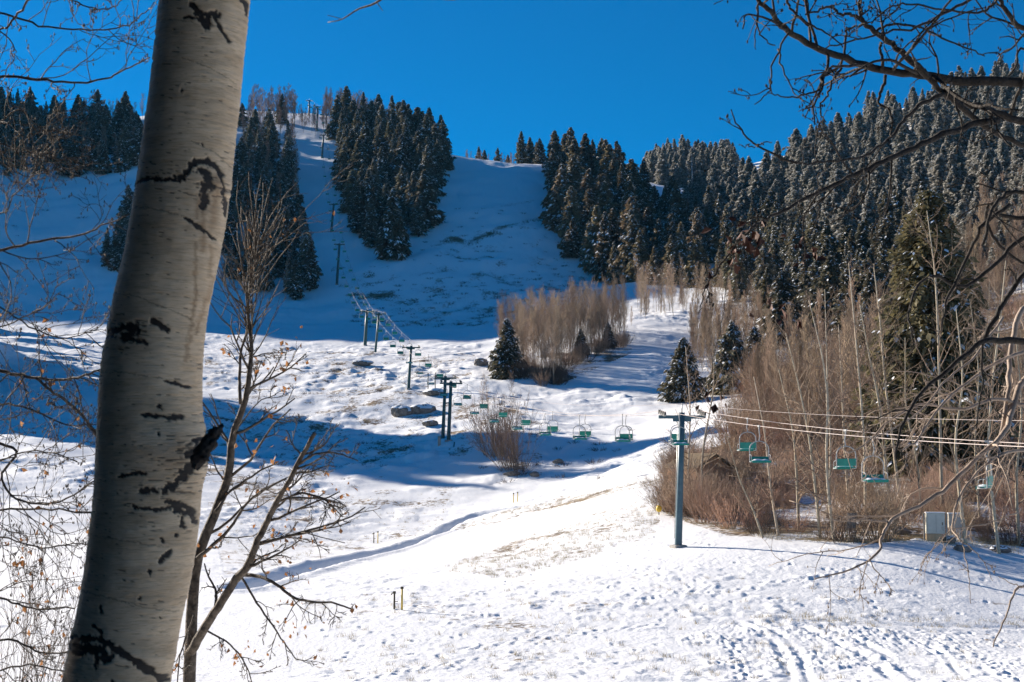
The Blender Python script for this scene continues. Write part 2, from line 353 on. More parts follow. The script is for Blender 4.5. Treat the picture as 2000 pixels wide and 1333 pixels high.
# snow ground: white snow, with dead grass and earth where the "bare" attribute says the cover is thin
def snow_material():
    m = bpy.data.materials.new('snow_ground'); m.use_nodes = True; n = m.node_tree; b = n.nodes['Principled BSDF']
    b.inputs['Roughness'].default_value = 0.65; b.inputs['Specular IOR Level'].default_value = 0.25
    at = n.nodes.new('ShaderNodeAttribute'); at.attribute_name = 'bare'
    tc = n.nodes.new('ShaderNodeTexCoord')
    def noise(sc, det, rough=0.6):
        k = n.nodes.new('ShaderNodeTexNoise'); k.inputs['Scale'].default_value = sc; k.inputs['Detail'].default_value = det; k.inputs['Roughness'].default_value = rough
        n.links.new(tc.outputs['Object'], k.inputs['Vector']); return k
    n1 = noise(1.7, 6, 0.7); n2 = noise(0.9, 4); n3 = noise(4.5, 4)
    def math_(op, a, bb):
        k = n.nodes.new('ShaderNodeMath'); k.operation = op
        for i, s in enumerate((a, bb)):
            if isinstance(s, (int, float)): k.inputs[i].default_value = s
            else: n.links.new(s, k.inputs[i])
        return k.outputs[0]
    s = math_('ADD', at.outputs['Fac'], math_('MULTIPLY', math_('SUBTRACT', n1.outputs['Fac'], 0.5), 1.5))
    mr = n.nodes.new('ShaderNodeMapRange'); mr.inputs['From Min'].default_value = 0.42; mr.inputs['From Max'].default_value = 0.60; mr.clamp = True
    n.links.new(s, mr.inputs['Value'])
    cr = n.nodes.new('ShaderNodeValToRGB'); n.links.new(n2.outputs['Fac'], cr.inputs['Fac'])
    cr.color_ramp.elements[0].position = 0.35; cr.color_ramp.elements[0].color = (0.075, 0.052, 0.03, 1)
    cr.color_ramp.elements[1].position = 0.62; cr.color_ramp.elements[1].color = (0.30, 0.22, 0.12, 1)
    e = cr.color_ramp.elements.new(0.48); e.color = (0.17, 0.11, 0.06, 1)
    mx = n.nodes.new('ShaderNodeMix'); mx.data_type = 'RGBA'
    mx.inputs['A'].default_value = (0.86, 0.865, 0.87, 1)
    n.links.new(mr.outputs['Result'], mx.inputs['Factor']); n.links.new(cr.outputs['Color'], mx.inputs['B'])
    n.links.new(mx.outputs['Result'], b.inputs['Base Color'])
    bu = n.nodes.new('ShaderNodeBump'); bu.inputs['Strength'].default_value = 0.55; bu.inputs['Distance'].default_value = 0.10
    n.links.new(n3.outputs['Fac'], bu.inputs['Height']); n.links.new(bu.outputs['Normal'], b.inputs['Normal'])
    return m
M['snow_ground'] = snow_material()
# ---------------------------------------------------------------- ground
rng = np.random.default_rng(11)
def inpoly(px, py, poly):
    poly = np.asarray(poly, float); r = np.zeros(px.shape, bool); j = len(poly) - 1
    for i in range(len(poly)):
        xi, yi = poly[i]; xj, yj = poly[j]
        with np.errstate(divide='ignore', invalid='ignore'):
            r ^= ((yi > py) != (yj > py)) & (px < (xj - xi) * (py - yi) / (yj - yi + 1e-12) + xi)
        j = i
    return r
def polydist(X, Y, line):
    d = np.full(X.shape, 1e9)
    for (x0, y0), (x1, y1) in zip(line[:-1], line[1:]):
        dx, dy = x1 - x0, y1 - y0; L = dx * dx + dy * dy + 1e-9
        t = np.clip(((X - x0) * dx + (Y - y0) * dy) / L, 0, 1)
        d = np.minimum(d, np.hypot(X - x0 - t * dx, Y - y0 - t * dy))
    return d
def hits(pts, **k): return np.array([hit(x, y, **k)[:2] for x, y in pts])
th = np.r_[np.linspace(-0.366, 0.366, 1000), np.linspace(0.366, 2 * math.pi - 0.366, 130)[1:]]
rr = np.r_[0.3, np.geomspace(1.0, 44, 55), np.geomspace(44, 440, 700)[1:], np.geomspace(440, 1000, 150)[1:], np.geomspace(1000, 1350, 10)[1:]]
GT, GR = np.meshgrid(th, rr)
GX, GY = GR * np.sin(GT), GR * np.cos(GT)
shp = GX.shape
GZ = gz(GX.ravel(), GY.ravel()).reshape(shp)
front = (np.abs(GT) < 0.37) & (GR > 20)
PXx = np.full(shp, -9999.0); PXy = np.full(shp, -9999.0)
_px, _py = proj(np.stack([GX[front], GY[front], GZ[front]], 1)); PXx[front] = _px; PXy[front] = _py
bare = 0.07 + 0.22 * fbm(GX / 13, GY / 13, 3, 40)
def region(poly, dmin, dmax, val, soft=None):
    global bare
    k = front & (GR > dmin) & (GR < dmax); k[k] = inpoly(PXx[k], PXy[k], poly)
    bare[k] = np.maximum(bare[k], val + 0.5 * fbm(GX[k] / 4, GY[k] / 4, 3, 47))
region([(1296, 1000), (1340, 1020), (1420, 1046), (1520, 1052), (1700, 1062), (1790, 1054), (2100, 1075), (2100, 560), (1700, 620), (1500, 740), (1420, 870), (1300, 900)], 90, 420, 0.62)
region([(850, 800), (960, 770), (1060, 830), (1060, 930), (960, 935), (880, 900)], 150, 260, 0.34)
region([(400, 680), (930, 690), (900, 860), (700, 960), (400, 960)], 150, 340, 0.33)
region([(640, 520), (1160, 540), (1100, 640), (700, 640)], 350, 520, 0.30)
region([(840, 470), (1090, 420), (1140, 545), (800, 530)], 420, 620, 0.22)
region([(1480, 1204), (2100, 1206), (2100, 1229), (1480, 1222)], 40, 100, 0.24)
region([(850, 1110), (1290, 960), (1290, 1050), (1000, 1130)], 60, 160, 0.27)
region([(600, 1170), (1300, 1110), (2000, 1180), (2000, 1333), (560, 1333)], 40, 110, 0.14)
region([(400, 960), (900, 950), (820, 1050), (440, 1130)], 80, 220, 0.26)
region([(880, 1032), (1010, 990), (1290, 925), (1290, 945), (1030, 1003), (900, 1045)], 100, 200, 0.36)
region([(960, 720), (1230, 650), (1235, 690), (1090, 755)], 200, 360, 0.45)
for ln in ([(800, 458), (850, 452), (900, 470)], [(880, 430), (960, 408), (1040, 392)], [(920, 470), (1000, 440), (1080, 415)], [(900, 505), (960, 500)], [(690, 575), (760, 580)], [(1000, 610), (1110, 600)]):
    L = np.array([hit(x, y, dmin=380)[:2] for x, y in ln]); k = front & (GR > 380) & (GR < 720); bare[k] += .34 * np.exp(-(polydist(GX[k], GY[k], L) / 2.2) ** 2)
# hummocks, tussocks under the snow, wind ripples
near_w = np.clip((GR - 15) / 25, 0, 1)
patch = np.clip(0.5 + 1.6 * fbm(GX / 16, GY / 16, 2, 60), 0, 1)
t1 = fbm(GX / 1.15, GY / 1.15, 3, 71)
GZ += near_w * (0.07 * np.clip(t1 - 0.10, 0, 1) * (0.1 + 1.9 * patch ** 2) * 1.7)
GZ += near_w * 0.026 * fbm(GX / 0.55 + GY * 0.2, GY / 0.55, 2, 81) * (0.25 + 1.2 * patch ** 2)
GZ += np.clip((GR - 130) / 60, 0, 1) * np.clip((420 - GR) / 60, 0, 1) * (0.55 * np.clip(fbm(GX / 3.1, GY / 3.6, 3, 90) - 0.05, 0, 1) + 1.15 * np.abs(fbm(GX / 6.5 + 3, GY / 2.7, 3, 95)) * np.clip(.35 + 1.5 * fbm(GX / 22, GY / 22, 2, 96), 0, 1)) * (0.4 + patch)
GZ += np.clip((GR - 380) / 60, 0, 1) * np.clip((720 - GR) / 60, 0, 1) * (1.5 * fbm(GX / 26 + GY / 60, GY / 17 - GX / 40, 3, 97) + .5 * np.abs(fbm(GX / 5, GY / 6, 2, 98)))
GZ -= near_w * bare.clip(0, 0.6) * 0.05
# the sunken ditch line across the meadow
ditch = hits([(470, 1150), (560, 1122), (640, 1100), (720, 1083), (800, 1062), (860, 1042), (892, 1022), (935, 1008), (985, 998), (1040, 988), (1090, 972)])
k = (GR > 80) & (GR < 210) & front
dd = polydist(GX[k], GY[k], ditch); GZ[k] -= 0.55 * np.exp(-(dd / 0.75) ** 2); GZ[k] += 0.16 * np.exp(-((dd - 1.6) / 0.6) ** 2)
for ln, dep, wid in (([(450, 1125), (620, 1108), (745, 1092)], 0.10, 0.35), ([(1020, 1065), (1045, 1010), (1060, 985)], 0.12, 0.3), ([(720, 1150), (790, 1128)], .12, .3),
                     ([(1440, 1218), (1480, 1232), (1518, 1256), (1535, 1290), (1548, 1330)], 0.16, 0.22), ([(1475, 1216), (1525, 1238), (1560, 1275), (1580, 1335)], 0.13, 0.2),
                     ([(1560, 1222), (1616, 1246), (1680, 1276), (1745, 1325)], 0.17, 0.24), ([(1600, 1220), (1665, 1246), (1730, 1278), (1800, 1330)], 0.14, 0.22),
                     ([(1720, 1225), (1790, 1250), (1840, 1275), (1880, 1320)], 0.13, 0.15), ([(1760, 1224), (1850, 1260), (1960, 1330)], 0.1, 0.2),
                     ([(1480, 1216), (1700, 1219), (2000, 1228), (2100, 1232)], 0.10, 0.35), ([(560, 1180), (640, 1186), (740, 1187)], .07, .3)):
    L = hits(ln); k = (GR > 40) & (GR < 200) & front
    dd = polydist(GX[k], GY[k], L); bk = .25 + .75 * np.clip(.5 + 2.2 * fbm(GX[k] / 1.3, GY[k] / 1.3, 2, 300), 0, 1); dep = dep * .5 * bk; GZ[k] -= dep * np.exp(-(dd / wid) ** 2); GZ[k] += 0.4 * dep * np.exp(-((dd - 2 * wid) / (0.7 * wid)) ** 2)
# churned snow in the lower right
k = front & (GR > 40) & (GR < 80); kk = k.copy(); kk[k] = inpoly(PXx[k], PXy[k], [(1400, 1222), (2100, 1232), (2100, 1400), (1500, 1400), (1320, 1250)])
GZ[kk] += 0.15 * np.abs(fbm(GX[kk] / 0.38, GY[kk] / 0.5, 3, 101)) * np.clip(0.5 + 2 * fbm(GX[kk] / 3, GY[kk] / 3, 2, 102), 0, 1)
# footprints and small hollows
feet = []
def trail(pts, step=0.55):
    w = hits(pts)
    for a, b in zip(w[:-1], w[1:]):
        n = int(np.hypot(*(b - a)) / step) + 1
        for i in range(n):
            f = i / n; q = a + (b - a) * f; side = 0.14 if i % 2 else -0.14
            dr = (b - a) / np.hypot(*(b - a)); feet.append((q[0] - dr[1] * side + rng.normal(0, .05), q[1] + dr[0] * side + rng.normal(0, .08), math.atan2(dr[1], dr[0]), 0.11))
trail([(900, 1268), (1000, 1255), (1150, 1236), (1300, 1218)]); trail([(700, 1330), (860, 1300), (960, 1284)]); trail([(1420, 1250), (1440, 1290), (1450, 1333)])
trail([(1240, 1180), (1300, 1160), (1420, 1145)]); trail([(1880, 1270), (1930, 1290), (1985, 1333)]); trail([(1700, 1100), (1600, 1130), (1480, 1140)])
for x0, x1, y0, y1, n in ((1200, 1480, 1060, 1160, 130), (620, 1300, 1160, 1330, 230), (1150, 2000, 1080, 1210, 160), (1440, 2000, 1230, 1333, 160), (900, 1280, 1010, 1150, 120), (400, 900, 980, 1160, 90)):
    for _ in range(int(n * .65)):
        h = hit(rng.uniform(x0, x1), rng.uniform(y0, y1)); feet.append((h[0], h[1], rng.uniform(0, 3.1), rng.uniform(0.05, 0.13)))
for fx, fy, fa, dep in feet:
    r0, t0 = math.hypot(fx, fy), math.atan2(fx, fy)
    i0, i1 = np.searchsorted(rr, [r0 - 0.8, r0 + 0.8]); j0, j1 = np.searchsorted(th[:1000], [t0 - 0.8 / r0, t0 + 0.8 / r0])
    dx, dy = GX[i0:i1, j0:j1] - fx, GY[i0:i1, j0:j1] - fy
    u = dx * math.cos(fa) + dy * math.sin(fa); v = -dx * math.sin(fa) + dy * math.cos(fa)
    q = (u / 0.20) ** 2 + (v / 0.12) ** 2
    GZ[i0:i1, j0:j1] += -.85 * dep * np.exp(-q) + 0.2 * dep * np.exp(-(np.sqrt(q) - 1.9) ** 2 * 2.5)
nr, nt = shp
idx = np.arange(nr * nt).reshape(nr, nt); nx = np.roll(idx, -1, 1)
F = np.stack([idx[:-1], idx[1:], nx[1:], nx[:-1]], -1).reshape(-1, 4)[:, ::-1]
V = np.stack([GX, GY, GZ], -1).reshape(-1, 3)
F = np.concatenate([F, np.stack([np.full(nt - 2, 0), np.arange(1, nt - 1), np.arange(2, nt), np.arange(2, nt)], 1)[:, [0, 2, 1, 1]]])
F[-(nt - 2):, 3] = F[-(nt - 2):, 2]
me = make_mesh('snow_ground', V, F, M['snow_ground'])
at = me.attributes.new('bare', 'FLOAT', 'POINT'); at.data.foreach_set('value', bare.ravel().astype(np.float32))
ground = link('ground', me); tag(ground, 'snow covered ski slope with thin patches of dead grass', 'ground', kind='structure')
RIDX = np.log(rr)
def surf(X, Y):
    """height of the finished snow mesh inside the picture's wedge"""
    X = np.asarray(X, float); Y = np.asarray(Y, float); r = np.hypot(X, Y); t = np.arctan2(X, Y)
    ft = np.clip((t + 0.366) / 0.732 * 999, 0, 998.99); fr = np.interp(np.log(r), RIDX, np.arange(nr)).clip(0, nr - 1.01)
    i, j = fr.astype(int), ft.astype(int); a, b = fr - i, ft - j
    z = (GZ[i, j] * (1 - a) + GZ[i + 1, j] * a) * (1 - b) + (GZ[i, j + 1] * (1 - a) + GZ[i + 1, j + 1] * a) * b
    return np.where(np.abs(t) < 0.366, z, gz(X, Y))
print('ground', round(time.time() - T0, 1))
# ---------------------------------------------------------------- plant generators
def grow(rng, S, D, L, r0, n=5, wob=0.15, trop=(0, 0, 0.0), taper=0.25):
    """curved shoots: starts S, directions D, lengths L, base radii r0 -> centre lines and radii"""
    S = np.asarray(S, float); D = norm(np.asarray(D, float)); m = len(S)
    Pn = np.zeros((m, n, 3)); Pn[:, 0] = S; d = D.copy(); step = (np.asarray(L, float) / (n - 1))[:, None]
    trop = np.asarray(trop, float)
    for i in range(1, n):
        d = norm(d + rng.normal(0, wob, (m, 3)) + trop / (n - 1)); Pn[:, i] = Pn[:, i - 1] + d * step
    f = np.linspace(1, taper, n); return Pn, np.asarray(r0, float)[:, None] * f
def spawn(rng, Pn, R, count, t0, t1, ang, lr, rr_, Lpar=None, up=0.0):
    """side shoots: per parent `count`, between fractions t0..t1, at angle ang (rad, mean), length ratio, radius ratio"""
    m, n, _ = Pn.shape; c = count
    t = (np.sort(rng.uniform(0, 1, (m, c)), 1) * 0.5 + (np.arange(c) + rng.uniform(0, 1, (m, c))) / c * 0.5) * (t1 - t0) + t0
    f = t * (n - 1); i = np.minimum(f.astype(int), n - 2); a = (f - i)[..., None]; mi = np.arange(m)[:, None]
    S = Pn[mi, i] * (1 - a) + Pn[mi, i + 1] * a; T = norm(Pn[mi, i + 1] - Pn[mi, i]); Rl = R[mi, i] * (1 - a[..., 0]) + R[mi, i + 1] * a[..., 0]
    q = rng.normal(0, 1, (m, c, 3)); q[..., 2] += up; q = norm(q - (q * T).sum(-1, keepdims=True) * T)
    an = ang * rng.uniform(0.65, 1.35, (m, c))[..., None]
    D = T * np.cos(an) + q * np.sin(an)
    Lp = np.linalg.norm(np.diff(Pn, axis=1), axis=-1).sum(1) if Lpar is None else Lpar
    L = Lp[:, None] * lr * rng.uniform(0.55, 1.25, (m, c)) * (1 - 0.55 * (t - t0) / max(t1 - t0, 1e-6))
    return S.reshape(-1, 3), D.reshape(-1, 3), L.ravel(), (Rl * rr_).ravel()
def leaf_quads(rng, C, size, droop=0.6):
    m = len(C); a = norm(rng.normal(0, 1, (m, 3)) + np.array([0, 0, -droop * 2])); b = norm(np.cross(a, rng.normal(0, 1, (m, 3))))
    s = size * rng.uniform(0.6, 1.3, (m, 1)); c2 = np.cross(a, b) * s * 0.18
    V = np.stack([C, C + a * s * 0.5 + b * s * 0.36 + c2, C + a * s, C + a * s * 0.5 - b * s * 0.36 + c2], 1)
    return V.reshape(-1, 3), np.arange(m * 4).reshape(m, 4)
def conifer_parts(seed, H, R, nb, ns, snow, ragged=0.2, low=0.04, fat=1.0, pw=0.8):
    rng = np.random.default_rng(seed)
    t = np.sort(1 - (1 - rng.uniform(low, 1, nb)) ** 1.0); t = np.clip(low + (t - low), 0, 0.985)
    whorl = np.round(t * 30) / 30; t = np.clip(0.6 * t + 0.4 * whorl, low, 0.985)
    az = rng.uniform(0, 2 * math.pi, nb)
    prof = (1 - t) ** pw * (0.72 + 0.28 * np.minimum(1, (t - low) / 0.15))
    lob = 1 + ragged * np.sin(az * 2 + rng.uniform(0, 6)) * 0.5 + 0.25 * ragged * np.sin(t * 23 + az * 3)
    L = R * prof * rng.uniform(1 - ragged * 1.6, 1 + ragged * 0.7, nb) * lob + 0.10 * R * (1 - t) + 0.05
    zt = t * H
    # spray centres along each bough
    s = (np.arange(ns) + rng.uniform(0, 1, (nb, ns))) / ns; s = 0.12 + 0.9 * s ** 0.75
    out = np.stack([np.cos(az), np.sin(az), np.zeros(nb)], 1); lat = np.stack([-np.sin(az), np.cos(az), np.zeros(nb)], 1)
    droop = (-0.55 + 0.75 * t)[:, None]                      # low boughs hang, high ones lift
    zz = zt[:, None] + L[:, None] * (droop * s + 0.28 * s ** 2.2 * (1 - t)[:, None])
    lw = rng.normal(0, 1, (nb, ns)) * (0.13 * L[:, None] * (1.15 - 0.5 * s)) * 1.2
    C = out[:, None] * (L[:, None] * s)[..., None] + lat[:, None] * lw[..., None]; C[..., 2] = zz + rng.normal(0, 0.05 * R, (nb, ns))
    C = C.reshape(-1, 3); m = len(C)
    O = np.repeat(out, ns, 0); A = np.repeat(lat, ns, 0)
    a = norm(O * rng.uniform(0.5, 1.0, (m, 1)) + A * rng.normal(0, 0.65, (m, 1)) + np.array([0, 0, 1]) * (rng.normal(-0.55, 0.38, (m, 1)) + 0.5 * np.repeat(t, ns)[:, None] ** 2))
    b = norm(np.cross(a, norm(np.array([0, 0, 1.0]) + rng.normal(0, 0.6, (m, 3)))))
    sz = (0.15 * R + 0.20 * np.repeat(L, ns))[:, None] * rng.uniform(0.6, 1.25, (m, 1)) * fat
    def dia(C, sz, wid, lift):
        k = C + np.array([0, 0, lift])
        return np.stack([k - a[:len(k)] * sz * 0.35, k + b[:len(k)] * sz * wid, k + a[:len(k)] * sz * 0.75 - np.array([0, 0, 1]) * sz * 0.12, k - b[:len(k)] * sz * wid], 1).reshape(-1, 3)
    V = dia(C, sz, 0.30, 0.0); F = np.arange(m * 4).reshape(m, 4)
    ms = np.zeros(m, int)
    load = np.repeat(rng.uniform(0, 1, nb) ** 1.6 * 2.4, ns) * np.clip(s.ravel() * 1.6 - .35, 0, 1.2) if snow < .5 else np.ones(m); pick = np.flatnonzero(rng.uniform(0, 1, m) < snow * load)
    a0, b0 = a, b
    k = C[pick] + O[pick] * 0.03 * R + np.array([0, 0, 0.05 * R]); an = norm(a[pick] * np.array([1, 1, 0.5]) - np.array([0, 0, 0.35])); bn = norm(np.cross(an, np.array([0, 0, 1.0]) + rng.normal(0, 0.2, (len(pick), 3)))); z = sz[pick] * rng.uniform(0.55, 1.0, (len(pick), 1))
    Vs = np.stack([k - an * z * 0.4, k + bn * z * 0.26, k + an * z * 0.7, k - bn * z * 0.26], 1).reshape(-1, 3)
    Fs = np.arange(len(pick) * 4).reshape(-1, 4)
    # the leader at the very top
    return (V, F), (Vs, Fs)
def conifer_mb(seed, H, R, nb, ns, snow, trunk=True, **k):
    (V, F), (Vs, Fs) = conifer_parts(seed, H, R, nb, ns, snow, **k)
    mb = MB()
    if trunk: mb.cyl((0, 0, -0.8), (0, 0, H * 0.98), 0.018 * H, 0.02, 6, 2)
    mb.add(V, F, 0, False)
    if len(Fs): mb.add(Vs, Fs, 1, False)
    return mb
# --- spruce prototypes (meshes shared by all copies)
SPR = []
for i, (R, rag, low, sn, pw) in enumerate([(4.8, .25, .03, .24, .75), (4.3, .3, .04, .18, .66), (5.2, .22, .02, .22, .82), (4.0, .35, .05, .30, .70), (4.7, .28, .03, .15, .60), (3.8, .4, .06, .24, .8), (5.0, .38, .03, .2, .7), (3.4, .3, .10, .22, .55), (4.4, .45, .04, .26, .9), (2.9, .35, .05, .2, .7)]):
    SPR.append(conifer_mb(100 + i, 18.0, R, 260, 14, min(.48, sn * 1.45), ragged=rag, low=low, pw=pw).mesh('spruce', [M['needle'], M['snow_clump'], M['spruce_bark']]))
FRO = []
for i, (R, rag, low, pw) in enumerate([(4.5, .25, .03, .72), (4.0, .3, .04, .66), (4.8, .22, .02, .78), (3.7, .35, .04, .6), (4.2, .42, .05, .85), (3.3, .35, .06, .7), (5.0, .35, .02, .65)]):
    FRO.append(conifer_mb(200 + i, 17.0, R, 240, 13, 0.6, ragged=rag, low=low, pw=pw).mesh('frosted_spruce', [M['needle_frosted'], M['frost'], M['spruce_bark']]))
SPR_OLIVE_LIT = []
for me_ in SPR:
    m2 = me_.copy(); m2.materials[0] = M['needle_olive_lit']; SPR_OLIVE_LIT.append(m2)
# --- bare aspen prototypes: a stem mesh and a crown mesh
def aspen_mesh(seed, H=12.0, r=0.09, low=0.35, n1=30, n2=4, n3=3, twig='aspen_twig', up=0.9, ang=0.75, lr=0.22, tw=0.012, lean=0.04, bark='aspen_bark'):
    rng = np.random.default_rng(seed)
    T, R = grow(rng, [(0, 0, -0.5)], [(rng.normal(0, lean), rng.normal(0, lean), 1)], [H + 0.5], [r], 9, 0.035, (0, 0, 0.2), 0.14)
    st = MB().tubes(T, R, 6); cr = MB()
    S, D, L, r1 = spawn(rng, T, R, n1, low, 0.98, ang, lr, 0.42, up=0.5)
    P1, R1 = grow(rng, S, D, L, np.maximum(r1, tw), 4, 0.12, (0, 0, up), 0.4); cr.tubes(P1, R1, 3)
    S, D, L, r2 = spawn(rng, P1, R1, n2, 0.25, 0.98, 0.65, 0.55, 0.7, up=0.6)
    P2, R2 = grow(rng, S, D, L, np.maximum(r2, tw * 0.8), 3, 0.14, (0, 0, up * 0.6), 0.5); cr.tubes(P2, R2, 3)
    if n3:
        S, D, L, r3 = spawn(rng, P2, R2, n3, 0.2, 0.98, 0.6, 0.6, 0.8, up=0.4)
        P3, R3 = grow(rng, S, D, L, np.maximum(r3, tw * 0.6), 2, 0.1, (0, 0, 0.2), 0.6); cr.tubes(P3, R3, 3)
    return st.mesh('trunk', M[bark]), cr.mesh('crown', M[twig])
ASP = [aspen_mesh(300 + i, 12.0, 0.085, lo, n1, 5, 3, tw=0.019, ang=.8, up=.8, lr=.27, bark='thicket_bark') for i, (lo, n1) in enumerate([(.22, 50), (.16, 56), (.28, 46), (.2, 52)])]
ASP_UP = [aspen_mesh(310 + i, 8.0, 0.05, .08, 54, 5, 3, tw=0.017, ang=.6, up=1.3, lr=.3) for i in range(2)]
ASP_RED = [aspen_mesh(320 + i, 12.0, 0.08, .28, 34, twig='red_twig', bark='aspen_twig', tw=0.045) for i in range(2)]
ASP_BIG = [aspen_mesh(340 + i, 15.0, 0.11, lo, n1, 5, 3, lr=0.26, tw=0.009, ang=0.95, up=0.55, lean=0.09) for i, (lo, n1) in enumerate([(.25, 34), (.35, 30), (.3, 36), (.2, 34)])]
# --- many-stemmed shrubs, one mesh each
def shrub_mesh(seed, H=3.0, W=1.6, stems=46, n2=6, n3=2, twig='grey_twig', tw=0.008, leaves=0):
    rng = np.random.default_rng(seed)
    a = rng.uniform(0, 2 * math.pi, stems); q = rng.uniform(0.05, 1, stems) ** 0.6
    S = np.stack([np.cos(a) * q * W * 0.35, np.sin(a) * q * W * 0.35, np.full(stems, -0.15)], 1)
    D = np.stack([np.cos(a) * q * W / H * 0.8, np.sin(a) * q * W / H * 0.8, np.ones(stems)], 1) + rng.normal(0, 0.16, (stems, 3))
    P1, R1 = grow(rng, S, D, H * rng.uniform(0.55, 1.05, stems), np.full(stems, tw * 2.0), 5, 0.12, (0, 0, 0.05), 0.35)
    mb = MB().tubes(P1, R1, 3)
    S, D, L, r2 = spawn(rng, P1, R1, n2, 0.2, 0.98, 0.6, 0.38, 0.7, up=0.5)
    P2, R2 = grow(rng, S, D, L, np.maximum(r2, tw * 0.8), 3, 0.14, (0, 0, 0.2), 0.5); mb.tubes(P2, R2, 3)
    if n3:
        S, D, L, r3 = spawn(rng, P2, R2, n3, 0.2, 0.98, 0.6, 0.6, 0.8)
        P3, R3 = grow(rng, S, D, L, np.maximum(r3, tw * 0.7), 2, 0.1, (0, 0, 0.1), 0.6); mb.tubes(P3, R3, 3)
    mats = [M[twig]]
    if leaves:
        C = P2[rng.integers(0, len(P2), leaves), rng.integers(1, 3, leaves)]
        V, F = leaf_quads(rng, C, 0.07); mb.add(V, F, 1, False); mats.append(M['dead_leaf'])
    return mb.mesh('shrub', mats)
SHR = [shrub_mesh(400 + i, 3.0, 2.1, 60, 7, 2) for i in range(3)]
SHR_RED = [shrub_mesh(410 + i, 2.6, 2.0, 44, 6, 2, 'red_twig', leaves=160) for i in range(2)]
SHR_DARK = [shrub_mesh(420 + i, 2.2, 2.2, 40, 6, 2, 'dark_twig') for i in range(2)]
WIL = [shrub_mesh(430 + i, 4.0, 1.8, 60, 5, 2, 'aspen_twig', tw=0.010) for i in range(2)]
print('prototypes', round(time.time() - T0, 1))
def P_on(px, py, d):
    """point at picture column px and depth d, on the snow"""
    a, _ = ray(px, py); return np.array([a * d, d, float(surf(a * d, d))])
def scatter(poly, n, gap, rng, dmin=60, dmax=1000, tries=40, existing=None):
    poly = np.asarray(poly, float); lo, hi = poly.min(0), poly.max(0); pts = [] if existing is None else list(existing); k0 = len(pts)
    cx = rng.uniform(lo[0], hi[0], n * tries); cy = rng.uniform(lo[1], hi[1], n * tries); ok = inpoly(cx, cy, poly); cx, cy = cx[ok], cy[ok]
    # ray-march all candidates together
    a, b = ray(cx, cy); D = np.full(a.shape, -1.0); ds = np.geomspace(dmin, dmax, 260)
    for d0, d1 in zip(ds[:-1], ds[1:]):
        new = (D < 0) & (base_z(a * d1, np.full(a.shape, d1)) > b * d1); D[new] = 0.5 * (d0 + d1)
    for x, d in zip(a, D):
        if d < 0: continue
        p = (x * d, d)
        if all((p[0] - q[0]) ** 2 + (p[1] - q[1]) ** 2 > gap * gap for q in pts): pts.append(p)
        if len(pts) - k0 >= n: break
    return np.array(pts[k0:])
# ---------------------------------------------------------------- forests
rng = np.random.default_rng(5)
TREES = []     # (x, y, z, height, kind, proto index, label, group, category)
def stand(poly, n, gap, h0, h1, protos, label, group, name, H, dmin=60, cat='tree'):
    for x, y in scatter(poly, n, gap, rng, dmin=dmin):
        TREES.append(dict(p=(x, y, float(surf(x, y)) - 0.2), h=rng.uniform(h0, h1), pr=protos, i=int(rng.integers(len(protos))), label=label, group=group, name=name, H=H, cat=cat))
WEDGE = [(662, 300), (668, 380), (678, 430), (705, 465), (738, 497), (768, 510), (800, 492), (830, 455), (842, 395), (868, 355), (878, 318), (850, 290), (780, 268), (700, 256), (655, 262)]
stand(WEDGE, 95, 7.4, 13, 24, SPR, 'snow-dusted dark spruce in the wedge-shaped stand between the two ski runs', 'spruces of the wedge-shaped stand', 'spruce_tree', 18.0)
stand([(585, 262), (640, 262), (640, 236), (585, 236)], 20, 3.5, 8, 12, ASP_RED, 'reddish bare aspen around the skyline lift towers', 'aspens around the skyline towers', 'bare_aspen', 12.0)
RIDGE = [(1075, 338), (1088, 420), (1094, 486), (1148, 530), (1200, 552), (1260, 552), (1330, 560), (1420, 566), (1420, 480), (1350, 430), (1260, 385), (1180, 352), (1100, 332)]
stand([p for p in RIDGE if p[0] <= 1200] + [(1235, 552), (1235, 375)], 72, 7.4, 14, 26, SPR_OLIVE_LIT, 'tall spruce in the sunlit forest edge right of the wide ski run', 'spruces right of the wide ski run', 'spruce_tree', 18.0)
stand([(1235, 375), (1235, 552), (1330, 560), (1420, 566), (1420, 480), (1350, 430), (1260, 385)], 48, 7.0, 11, 18, SPR_OLIVE_LIT, 'mid-sized spruce where the forest edge steps down towards the hollow', 'spruces of the lower forest edge', 'spruce_tree', 18.0)
LOWER = [(1420, 580), (1440, 470), (1540, 430), (1560, 545), (1550, 590), (1480, 600)]
stand(LOWER, 30, 7.0, 12, 17, SPR, 'shaded snowy spruce low in the hollow below the frosted hillside', 'spruces in the hollow', 'spruce_tree', 18.0)
WEST = [(-60, 345), (230, 342), (275, 330), (285, 260), (275, 232), (-60, 225)]
stand(WEST, 110, 6.6, 12, 19, SPR, 'snow-dusted spruce on the shaded ridge left of the big aspen trunk', 'spruces on the left ridge', 'spruce_tree', 18.0)
stand([(-60, 345), (275, 332), (280, 240), (-60, 225)], 90, 5.5, 12, 16, ASP_RED, 'reddish bare aspen among the spruces on the shaded left ridge', 'bare aspens on the left ridge', 'bare_aspen', 12.0)
STRIP = [(440, 240), (560, 240), (590, 268), (575, 300), (572, 380), (590, 470), (612, 585), (560, 585), (440, 565)]
stand(STRIP, 66, 6.0, 11, 18, SPR, 'shaded spruce in the strip of forest between big aspen trunk and lift line', 'spruces in the strip beside the lift line', 'spruce_tree', 18.0)
stand([(440, 240), (590, 250), (575, 330), (605, 500), (600, 575), (440, 560)], 100, 4.5, 10, 15, ASP_RED, 'reddish bare aspen in the forest strip left of the lift line', 'bare aspens in the strip beside the lift line', 'bare_aspen', 12.0)
